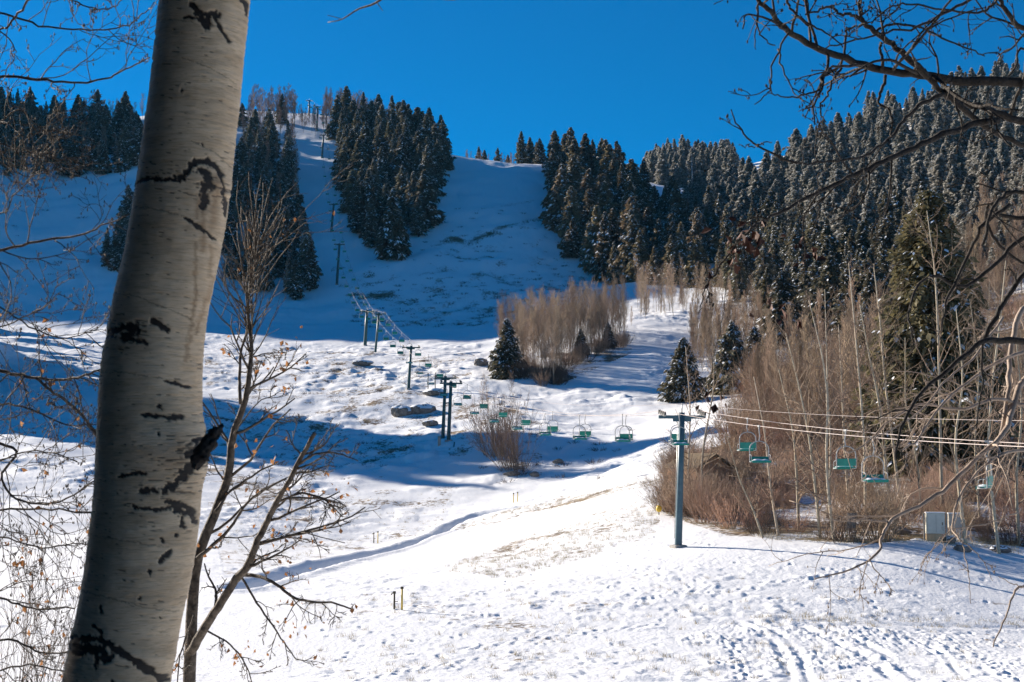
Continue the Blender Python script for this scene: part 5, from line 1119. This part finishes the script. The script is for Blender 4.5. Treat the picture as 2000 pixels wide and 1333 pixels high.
# ---------------------------------------------------------------- limbs reaching in from trees outside the picture
def limb(pts, d0, d1, w0, w1, n=18, wig=.012, seed=0):
    """a limb through traced points; depth runs d0 -> d1, drawn widths w0 -> w1 in picture pixels"""
    q = smooth(pts, n); f = np.linspace(0, 1, n); r = np.random.default_rng(seed + int(abs(pts[0][0])) + int(abs(pts[-1][1])) * 7)
    d = d0 + (d1 - d0) * f + np.cumsum(r.normal(0, wig * .6, n)); w = P(q[:, 0], q[:, 1], d); w[:, [0, 2]] += r.normal(0, wig * .25, (n, 2)); return w, (w0 + (w1 - w0) * f) * d / FPX / 2
def limb_tree(name, label, base_px, d, rtrunk, limbs, mats, twig, cat='tree', leaves=None, seed=0, topz=3.2):
    """limbs: (points, d0, d1, w0, w1, twig count, droop)"""
    r = np.random.default_rng(seed); a, _ = ray(base_px, 700); b = np.array([a * d, d, float(gz(np.array([a * d]), np.array([d]))[0])])
    o = thing(name, label, cat, b); tr = MB(); z = np.linspace(-.5, topz - b[2], 10); tp = np.stack([.06 * np.sin(z * 1.1), .05 * np.cos(z * 1.3), z], 1); tr.tubes(tp[None], (rtrunk * np.linspace(1.15, .55, 10))[None], 12); tr.build('trunk', mats[0], o)
    lm = MB(); tw = lm; tips = []
    for pts, d0, d1, w0, w1, nt, dr in limbs:
        w, R = limb(pts, d0, d1, w0, w1, max(14, 4 * len(pts)), seed=seed)
        if pts[0][0] < -30 or pts[0][0] > 2030:        # runs off the picture: carry it on to the trunk
            tgt = b + np.array([0, 0, max(.4, w[0][2] - b[2] - .45)]); n = 7; f = np.linspace(0, 1, n, endpoint=False)[:, None]
            ext = tgt + (w[0] - tgt) * f; ext[:, 2] += .18 * np.sin(f[:, 0] * math.pi); w = np.vstack([ext, w]); R = np.r_[np.linspace(R[0] * 1.5, R[0], n), R]
        lm.tubes((w - b)[None], R[None], 8)
        if nt:
            W = w[None] - b; RR = R[None]; t0 = .35 if len(w) > 18 else .1
            S, D, L, r1 = spawn(r, W, RR, max(1, int(nt * twig.get('mul', 1.25))), t0, 1.0, .95, twig['lr'], .5, up=twig.get('up', 0.)); L = np.clip(L, .12, twig['max']) * r.uniform(.6, 1.2, len(L))
            P1, R1 = grow(r, S, D, L, np.clip(r1, twig['r'], .012), 12, .15, (0, 0, dr), .45); tw.tubes(P1, R1, 5)
            S, D, L2, r2 = spawn(r, P1, R1, twig['n2'], .15, .98, .8, .5, .75); P2, R2 = grow(r, S, D, L2, np.maximum(r2, twig['r'] * .75), 8, .15, (0, 0, dr), .5); tw.tubes(P2, R2, 4)
            S, D, L3, r3 = spawn(r, P2, R2, twig['n3'], .2, .98, .8, .45, .8); P3, R3 = grow(r, S, D, L3, np.maximum(r3, twig['r'] * .6), 4, .2, (0, 0, dr * .6), .6); tw.tubes(P3, R3, 3)
            bd = np.concatenate([P2[:, -1], P3[:, -1]]); k = r.uniform(0, 1, len(bd)) < .5; bd = bd[k]    # swollen buds on the tips
            if len(bd): tw.tubes(np.stack([bd - [0, 0, .006], bd, bd + [0, 0, .008]], 1), np.tile([twig['r'] * .5, twig['r'] * 1.5, twig['r'] * .4], (len(bd), 1)), 4)
            tips.append(P2.reshape(-1, 3))
    lm.build('branches', mats[0], o)
    if leaves:
        C = []
        for (px, py, dd, cnt, spr) in leaves.get('at', []):
            c = P(px, py, dd); C.append(c + r.normal(0, spr, (cnt, 3)) - b)
        if leaves.get('n') and tips: T = np.concatenate(tips); C.append(T[r.integers(0, len(T), leaves['n'])])
        C = np.concatenate(C); V, F = leaf_quads(r, C, leaves['size']); lv = MB().add(V, F, 0, False); lv.build('leaves', leaves['mat'], o)
    return o
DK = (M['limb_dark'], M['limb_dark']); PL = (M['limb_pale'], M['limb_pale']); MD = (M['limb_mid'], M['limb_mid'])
limb_tree('overhanging_tree', 'dark tree whose thick bare limbs hang into the upper right sky', 2420, 6.2, .16, [
 ([(2110, 160), (2000, 158), (1870, 156), (1815, 147), (1740, 140), (1660, 117), (1590, 91), (1540, 62), (1510, 30), (1482, 0), (1466, -30)], 6.2, 5.4, 21.8, 7.5, 9, -.15),
 ([(1812, 150), (1765, 105), (1722, 72), (1690, 46), (1678, 28), (1681, -8)], 5.95, 5.8, 14.5, 6.2, 4, .1),
 ([(1692, 47), (1662, 29), (1640, 28), (1625, 14), (1600, 20), (1572, 29)], 5.8, 5.6, 7.2, 3.8, 2, -.2),
 ([(2110, 242), (2000, 238), (1960, 226), (1900, 204), (1848, 186), (1812, 150)], 6.3, 5.95, 17.4, 10.0, 3, -.1),
 ([(1950, 234), (1890, 246), (1830, 268), (1770, 296), (1720, 318), (1660, 345), (1610, 370), (1560, 395), (1500, 428), (1470, 446)], 6.1, 5.3, 14.5, 5.0, 6, -.15),
 ([(1476, 442), (1446, 468), (1408, 520), (1378, 562), (1371, 588), (1366, 612)], 5.3, 5.3, 5.1, 2.0, 1, -.3), ([(1500, 428), (1470, 425), (1440, 445)], 5.3, 5.3, 4.3, 2.0, 1, -.1),
 ([(1440, 470), (1420, 560), (1402, 660), (1388, 730), (1384, 785)], 5.3, 5.3, 1.8, 1.2, 0, -.1), ([(1560, 395), (1568, 440), (1574, 515), (1562, 575), (1550, 632)], 5.35, 5.3, 2.2, 1.2, 0, -.1), ([(1500, 430), (1492, 500), (1502, 590)], 5.3, 5.3, 1.8, 1.2, 0, -.1), ([(1440, 468), (1430, 490), (1428, 505)], 5.3, 5.3, 1.6, 1.1, 0, 0), ([(1408, 520), (1398, 526), (1393, 534)], 5.3, 5.3, 1.5, 1.1, 0, 0),
 ([(1842, 178), (1900, 228), (1960, 268), (2040, 300)], 6.0, 6.3, 13.0, 8.8, 2, -.1),
 ([(1640, 133), (1648, 105), (1652, 75), (1655, 58), (1672, 52), (1690, 48)], 5.9, 5.8, 5.8, 3.8, 0, 0),
 ([(1722, 138), (1724, 115), (1718, 95), (1722, 82)], 5.9, 5.85, 7.2, 5.0, 0, 0),
 ([(1640, 134), (1606, 152), (1602, 172), (1566, 188), (1530, 190), (1500, 180)], 5.8, 5.5, 5.8, 2.2, 2, -.3),
 ([(1642, 134), (1628, 160), (1612, 190), (1601, 210), (1612, 238)], 5.8, 5.7, 5.8, 2.5, 1, -.4),
 ([(1540, 64), (1512, 120), (1505, 160), (1497, 182), (1474, 204)], 5.5, 5.3, 4.3, 2.0, 1, -.3), ([(1520, 95), (1528, 130), (1545, 172), (1572, 203)], 5.5, 5.4, 4.3, 1.9, 1, -.3),
 ([(1483, 4), (1479, 48), (1488, 70), (1514, 90)], 5.4, 5.4, 4.3, 2.5, 1, -.2), ([(1482, 6), (1477, 60), (1474, 96)], 5.4, 5.3, 3.6, 1.8, 0, 0),
 ([(1732, 146), (1720, 180), (1717, 204), (1738, 216), (1742, 250), (1735, 280)], 5.9, 5.7, 7.2, 3.1, 1, -.3), ([(1848, 184), (1800, 202), (1765, 238), (1738, 272), (1700, 300), (1662, 312), (1600, 318), (1560, 320)], 6.0, 5.4, 8.7, 3.0, 3, -.1),
 ([(1562, 320), (1520, 306), (1478, 284), (1446, 252), (1427, 214)], 5.4, 5.2, 5.8, 2.5, 1, .2), ([(1476, 285), (1488, 281), (1507, 276)], 5.2, 5.2, 3.6, 1.9, 0, 0), ([(1470, 288), (1443, 283)], 5.2, 5.15, 2.6, 1.5, 0, 0),
 ([(2060, 10), (2000, 56), (1968, 25), (1948, -10)], 6.4, 6.2, 13.0, 7.5, 2, 0), ([(1950, -5), (1935, 14), (1910, 26), (1850, 20), (1780, 8), (1740, 14), (1700, 45)], 6.1, 5.7, 5.8, 2.8, 4, -.1),
 ([(1905, -6), (1850, 24), (1790, 54), (1720, 66), (1650, 84), (1600, 95)], 6.0, 5.6, 6.5, 2.5, 3, -.1), ([(1712, 62), (1745, 48), (1790, 52), (1850, 80), (1900, 98), (1925, 112)], 5.9, 6.0, 5.8, 2.5, 2, -.1),
 ([(1535, -8), (1548, 22), (1585, 50), (1620, 68), (1648, 92)], 5.6, 5.7, 5.8, 2.5, 1, 0), ([(2100, 420), (2000, 375), (1955, 390), (1930, 430), (1920, 480)], 6.4, 6.2, 10.2, 5.0, 2, -.2),
 ([(2080, 120), (1998, 98), (1985, 130), (1960, 160), (1920, 180)], 6.4, 6.1, 5.8, 2.5, 2, -.1)],
 DK, dict(lr=.36, max=.62, r=.0026, n2=3, n3=2, up=-.1, mul=1.5), leaves=dict(at=[(1455, 455, 5.3, 14, .035), (1440, 480, 5.3, 8, .03), (1480, 470, 5.3, 9, .03), (1428, 500, 5.3, 5, .02), (1560, 470, 5.35, 6, .03), (1575, 510, 5.35, 6, .03), (1395, 530, 5.3, 3, .02), (1550, 628, 5.3, 4, .02), (1385, 775, 5.3, 6, .025), (1500, 588, 5.3, 6, .04)], size=.040, mat=M['dead_leaf_dark']), seed=3)
limb_tree('leaning_tree', 'tree outside the right edge with thin dark hanging limbs at mid height', 2380, 7.0, .12, [
 ([(2100, 672), (2000, 667), (1945, 665), (1918, 668), (1872, 704), (1800, 768), (1762, 830), (1748, 900)], 7.0, 6.4, 15.9, 3.8, 3, -.4),
 ([(1918, 668), (1950, 610), (1975, 570), (2010, 520), (2060, 450)], 6.9, 7.0, 10.2, 10.0, 2, -.1), ([(2050, 430), (1990, 470), (1940, 520), (1880, 560), (1830, 540), (1790, 560), (1775, 620), (1785, 670)], 6.9, 6.4, 10.2, 3.1, 3, -.3),
 ([(1972, 400), (1920, 440), (1905, 470), (1870, 540), (1845, 600), (1840, 640)], 6.7, 6.5, 8.7, 3.8, 2, -.3),
 ([(2060, 430), (1960, 420), (1935, 400), (1925, 420), (1938, 460), (1975, 500), (2010, 520)], 6.8, 7.0, 8.7, 5.0, 2, -.2)],
 DK, dict(lr=.28, max=.55, r=.0024, n2=3, n3=2), seed=4)
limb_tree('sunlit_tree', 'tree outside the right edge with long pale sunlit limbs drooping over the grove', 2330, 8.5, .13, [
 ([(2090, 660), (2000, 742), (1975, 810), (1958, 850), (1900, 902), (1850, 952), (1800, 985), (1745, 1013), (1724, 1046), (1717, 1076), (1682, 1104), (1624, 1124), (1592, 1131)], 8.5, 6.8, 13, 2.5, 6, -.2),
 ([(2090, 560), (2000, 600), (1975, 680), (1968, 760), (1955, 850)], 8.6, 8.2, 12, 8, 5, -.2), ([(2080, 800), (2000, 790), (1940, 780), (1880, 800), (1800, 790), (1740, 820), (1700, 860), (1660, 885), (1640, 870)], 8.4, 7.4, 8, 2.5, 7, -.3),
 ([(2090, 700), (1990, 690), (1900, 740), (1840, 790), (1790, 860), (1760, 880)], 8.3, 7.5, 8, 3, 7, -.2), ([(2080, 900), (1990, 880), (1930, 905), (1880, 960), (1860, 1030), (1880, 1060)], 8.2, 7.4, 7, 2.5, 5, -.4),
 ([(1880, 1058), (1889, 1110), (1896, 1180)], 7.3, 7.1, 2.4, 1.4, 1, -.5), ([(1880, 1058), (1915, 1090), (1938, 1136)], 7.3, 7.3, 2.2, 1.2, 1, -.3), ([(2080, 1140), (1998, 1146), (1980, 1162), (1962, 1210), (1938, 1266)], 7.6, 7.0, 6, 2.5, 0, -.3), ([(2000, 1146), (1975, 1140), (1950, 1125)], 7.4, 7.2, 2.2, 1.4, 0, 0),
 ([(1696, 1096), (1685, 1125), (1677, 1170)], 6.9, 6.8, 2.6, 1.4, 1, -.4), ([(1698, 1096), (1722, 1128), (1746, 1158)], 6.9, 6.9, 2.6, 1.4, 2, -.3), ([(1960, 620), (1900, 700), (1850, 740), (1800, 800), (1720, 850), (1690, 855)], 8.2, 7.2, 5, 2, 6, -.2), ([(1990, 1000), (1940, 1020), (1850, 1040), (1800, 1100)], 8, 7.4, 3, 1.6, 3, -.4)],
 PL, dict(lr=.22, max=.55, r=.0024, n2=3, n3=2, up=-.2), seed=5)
limb_tree('left_tree', 'tree outside the left edge with fine bare twigs against the upper left sky', -420, 6.0, .13, [
 ([(-90, 160), (0, 150), (60, 154), (130, 162), (200, 155), (250, 132), (292, 112)], 6.0, 5.6, 7, 2.4, 7, .15), ([(-80, 10), (0, 26), (80, 50), (150, 58), (220, 58), (262, 42), (302, 8)], 6.0, 5.6, 5, 2, 8, .1),
 ([(90, -30), (50, 8), (22, 46), (0, 62), (-60, 110)], 5.7, 5.9, 5, 4, 3, 0), ([(-70, 40), (0, 60), (30, 100), (18, 130), (0, 140)], 5.9, 5.8, 3, 2, 3, 0), ([(110, -20), (160, 10), (210, 18), (250, -10)], 5.7, 5.6, 3.4, 2, 4, .1),
 ([(-80, 500), (0, 489), (80, 471), (150, 461), (200, 441), (252, 420)], 6.1, 5.7, 7, 2.4, 8, .05), ([(-80, 300), (0, 240), (40, 215), (90, 262), (130, 270)], 6.1, 5.9, 3.4, 1.6, 8, 0), ([(-80, 260), (0, 280), (60, 300), (120, 290)], 6.2, 5.9, 3.4, 1.6, 9, 0), ([(-80, 400), (0, 420), (30, 380), (70, 330), (60, 250)], 6.1, 5.8, 3.6, 1.6, 8, .1),
 ([(-80, 330), (0, 320), (50, 345), (110, 330)], 6.1, 5.8, 3, 1.5, 6, 0)],
 MD, dict(lr=.30, max=.42, r=.0020, n2=4, n3=3, up=.1), seed=6)
limb_tree('low_left_tree', 'tree outside the left edge with low curving limbs over the lower left snow', -380, 7.5, .13, [
 ([(-80, 720), (0, 724), (45, 734), (100, 742), (160, 736), (200, 720)], 7.4, 6.9, 8, 4, 7, -.15), ([(-60, 850), (30, 880), (4, 925), (20, 966), (62, 982), (122, 978), (188, 938)], 7.4, 6.9, 6, 3, 6, -.2),
 ([(-80, 1004), (0, 996), (100, 996), (178, 1004)], 7.4, 7.0, 5, 3, 7, -.2), ([(-80, 1160), (0, 1168), (60, 1188), (145, 1188)], 7.3, 7.0, 5, 3, 6, -.2), ([(200, 862), (152, 802), (108, 768), (70, 738)], 7.0, 7.0, 6, 5, 5, -.1),
 ([(-80, 560), (0, 600), (60, 640), (120, 660), (180, 650)], 7.4, 7.0, 4, 1.8, 9, .1), ([(-80, 800), (0, 790), (60, 800), (130, 830), (190, 830)], 7.4, 7.0, 5, 2, 8, -.1), ([(-80, 1080), (0, 1050), (80, 1070), (160, 1060)], 7.4, 7.0, 4, 2, 8, -.1), ([(-80, 1260), (20, 1250), (80, 1276), (140, 1274)], 7.2, 7.0, 5, 3, 7, -.1), ([(-80, 660), (0, 640), (70, 610), (120, 570)], 7.4, 7.0, 3.6, 1.8, 7, .1), ([(-60, 1330), (40, 1300), (120, 1310), (200, 1320)], 7.2, 7, 4, 2, 7, .1), ([(-80, 930), (0, 900), (70, 880), (150, 900)], 7.4, 7.0, 4, 2, 7, -.1)],
 MD, dict(lr=.30, max=.6, r=.0024, n2=4, n3=3, mul=1.7), leaves=dict(n=70, at=[(85, 880, 7, 8, .05), (60, 1100, 7, 8, .05), (110, 1200, 7, 8, .08), (90, 1010, 7, 6, .04)], size=.032, mat=M['dead_leaf']), seed=7)
SHR_FINE = [shrub_mesh(470 + i, 3.0, 3.0, 12, 10, 4, 'dark_twig', .0040, leaves=40) for i in range(3)]
# the young forked tree right behind the big trunk
def young_tree():
    r = np.random.default_rng(8); d = 8.6
    A = [(365, 1500), (368, 1400), (371, 1290), (376, 1180), (386, 1090), (420, 1000), (446, 930), (455, 850), (478, 785), (488, 720), (491, 670), (484, 600), (491, 540), (504, 480)]
    w, R = limb(A, d, d + .2, 26, 4, 30, .006, 1); b = np.array([w[0][0], w[0][1], float(gz(w[:1, 0], w[:1, 1])[0])]); R = np.interp(np.linspace(0, 1, 30), [0, .35, .6, .75, 1], [28, 20, 13, 8, 3]) * d / FPX / 2
    f = np.linspace(0, 1, 8, endpoint=False)[:, None]; w = np.vstack([b - [0, 0, .3] + (w[0] - b + [0, 0, .3]) * f, w]); R = np.r_[np.linspace(R[0] * 1.3, R[0], 8), R]
    o = thing('young_tree', 'slim forked young tree with a few dead leaves, right of the big trunk', 'tree', b); tr = MB().tubes((w - b)[None], R[None], 10)
    Ls = [([(372, 1275), (400, 1225), (430, 1180), (462, 1130), (482, 1108), (502, 1060), (522, 1018), (545, 972), (562, 945), (590, 890), (615, 846)], d, d - .5, 19, 8, 10, -.1), ([(470, 790), (468, 740), (470, 690), (486, 640)], d + .1, d + .2, 7, 4, 5, .5),
          ([(472, 1122), (505, 1126), (540, 1142), (575, 1168), (612, 1176), (650, 1178), (690, 1192)], d, d - .5, 8, 3, 8, -.2), ([(472, 1128), (500, 1175), (535, 1225), (560, 1262), (580, 1290)], d, d - .3, 5, 2, 5, -.2), ([(420, 1000), (450, 960), (500, 925), (540, 905)], d, d + .3, 6, 3, 5, .1), ([(385, 1092), (420, 1060), (452, 1030), (480, 985), (520, 955), (560, 935)], d, d + .2, 8, 3, 6, .1),
          ([(575, 915), (610, 890), (650, 885), (700, 900)], d - .4, d - .6, 6, 2, 6, -.1), ([(590, 890), (572, 870), (560, 840)], d - .4, d - .4, 4, 2, 2, .1), ([(530, 1000), (580, 965), (630, 975), (668, 1010)], d - .2, d - .4, 5, 2, 13, -.35), ([(440, 940), (425, 920), (408, 880)], d, d, 4, 2, 2, .2), ([(490, 700), (520, 690), (560, 690)], d, d, 3, 1.6, 5, .1), ([(456, 850), (500, 790), (540, 770)], d, d, 3.4, 1.6, 6, .2), ([(380, 1200), (350, 1290), (345, 1400)], d - .1, d - .2, 4, 2, 8, -.1), ([(400, 1230), (450, 1260), (480, 1300), (500, 1360)], d, d - .3, 4, 2, 9, -.1), ([(500, 1060), (560, 1050), (620, 1060)], d, d, 3, 1.5, 8, -.1)]
    tw = MB(); C = []
    par = [(w - b, R, 10, .45, .25)]
    for pts, d0, d1, w0, w1, nt, dr in Ls:
        q, RR = limb(pts, d0, d1, w0, w1, 4 * len(pts), .008, 5); q = q - b; tr.tubes(q[None], RR[None], 8); par.append((q, RR, nt, .1, dr))
    for q, RR, nt, t0, dr in par:
        S, D, L, r1 = spawn(r, q[None], RR[None], nt, t0, 1, .85, .42, .5); L = np.clip(L, .15, .65) * r.uniform(.6, 1.2, len(L)); P1, R1 = grow(r, S, D, L, np.clip(r1, .0030, .010), 8, .16, (0, 0, dr), .4); tw.tubes(P1, R1, 5)
        S, D, L, r2 = spawn(r, P1, R1, 4, .15, .98, .7, .5, .7); P2, R2 = grow(r, S, D, L, np.maximum(r2, .0024), 5, .18, (0, 0, dr), .5); tw.tubes(P2, R2, 4); C.append(P2[:, -1])
        S, D, L, r3 = spawn(r, P2, R2, 3, .2, .98, .7, .55, .8); P3, R3 = grow(r, S, D, L, np.maximum(r3, .0020), 4, .18, (0, 0, dr * .5), .6); tw.tubes(P3, R3, 3)
    # broom of upright shoots at the top
    S = (w - b)[-9:][r.integers(0, 9, 60)]; D = norm(np.stack([r.normal(0.06, .36, 60), r.normal(0, .3, 60), np.ones(60)], 1)); P1, R1 = grow(r, S, D, r.uniform(.18, .6, 60), np.full(60, .0045), 6, .12, (0, 0, .4), .4); tw.tubes(P1, R1, 4)
    S, D, L, r2 = spawn(r, P1, R1, 4, .15, .95, .6, .45, .7, up=.3); P2, R2 = grow(r, S, D, L, np.maximum(r2, .0022), 4, .16, (0, 0, .2), .5); tw.tubes(P2, R2, 3); C.append(P2[:40, -1])
    tr.build('trunk', M['limb_mid'], o); tw.build('twigs', M['limb_mid'], o)
    C = np.concatenate(C); C = C[r.integers(0, len(C), 110)]; ex = []
    for px, py, c in ((560, 700, 10), (575, 670, 5), (545, 765, 5), (560, 1095, 6), (545, 1010, 8), (595, 1060, 3), (580, 1215, 12), (570, 1180, 8), (440, 1060, 8), (500, 870, 8), (470, 1280, 8), (660, 960, 8), (520, 1120, 4)): ex.append(P(px, py, d - .2) - b + r.normal(0, .06, (c, 3)))
    C = np.concatenate([C] + ex); V, F = leaf_quads(r, C, .032); MB().add(V, F, 0, False).build('leaves', M['dead_leaf'], o)
young_tree()
print('all', round(time.time() - T0, 1), len(bpy.data.objects))

# unseen spruces added round the viewer, left and behind, to darken the big trunk
near = [conifer_mb(700 + k, 11.0, 2.5, 240, 14, .06, ragged=.25, low=.03, fat=1.1, pw=.7) for k in range(2)]
NEAR = [m_.mesh('spruce', [M['needle'], M['snow_clump'], M['spruce_bark']]) for m_ in near]
for k, (x, y, h) in enumerate([(-12.7, 12.8, 10.2), (-8.9, 8.0, 6.8), (-5.7, 4.4, 11), (-5.0, 1.6, 14), (-4.4, -1.4, 16), (-3.8, -4.2, 18), (-1.6, -4.8, 18), (1.2, -5.2, 18), (4.0, -5.6, 18)]):
    o = link('spruce_tree', NEAR[k % 2], None, (x, y, float(gz(np.array([x]), np.array([y]))[0]) - .2)); wq = .62 if k == 0 else .78; o.scale = (h / 11 * wq, h / 11 * wq, h / 11); o.rotation_euler = (0, 0, k * 1.7)
    tag(o, 'unseen dark spruce added beside the viewpoint to shade the big trunk', 'tree', 'unseen spruces shading the big trunk')

# brushy saplings on the bank below the viewpoint, along the left edge
for k, (px, d, h, pr) in enumerate([(-10, 30, 6.0, 1), (-40, 38, 8.0, 1), (60, 44, 7.0, 1)]):
    p = P_on(px, 1300, d); bush(p, h, SHR_FINE[pr], 'brown leafless bush on the near bank at the lower left, behind the big trunk' if px < 400 else 'low leafless bush on the near bank at the foot of the young tree', 'bushes on the near bank' if px < 400 else 'bushes at the young tree', 3.0, .62, 'bank_bush')

# thin winter air: one closed box round the camera and everything seen
hz = MB().box((0, 0, 165), (2760, 2760, 590)).build('haze', M['snow_clump']); hm = bpy.data.materials.new('haze'); hm.use_nodes = True; hn = hm.node_tree; hn.nodes.clear()
ho = hn.nodes.new('ShaderNodeOutputMaterial'); hv = hn.nodes.new('ShaderNodeVolumePrincipled'); hv.inputs['Density'].default_value = 0.000022; hv.inputs['Color'].default_value = (.18, .58, 1, 1); hv.inputs['Anisotropy'].default_value = .2
hn.links.new(hv.outputs[0], ho.inputs['Volume']); hz.data.materials.clear(); hz.data.materials.append(hm); tag(hz, 'thin pale winter haze over the slopes', 'haze', kind='stuff')
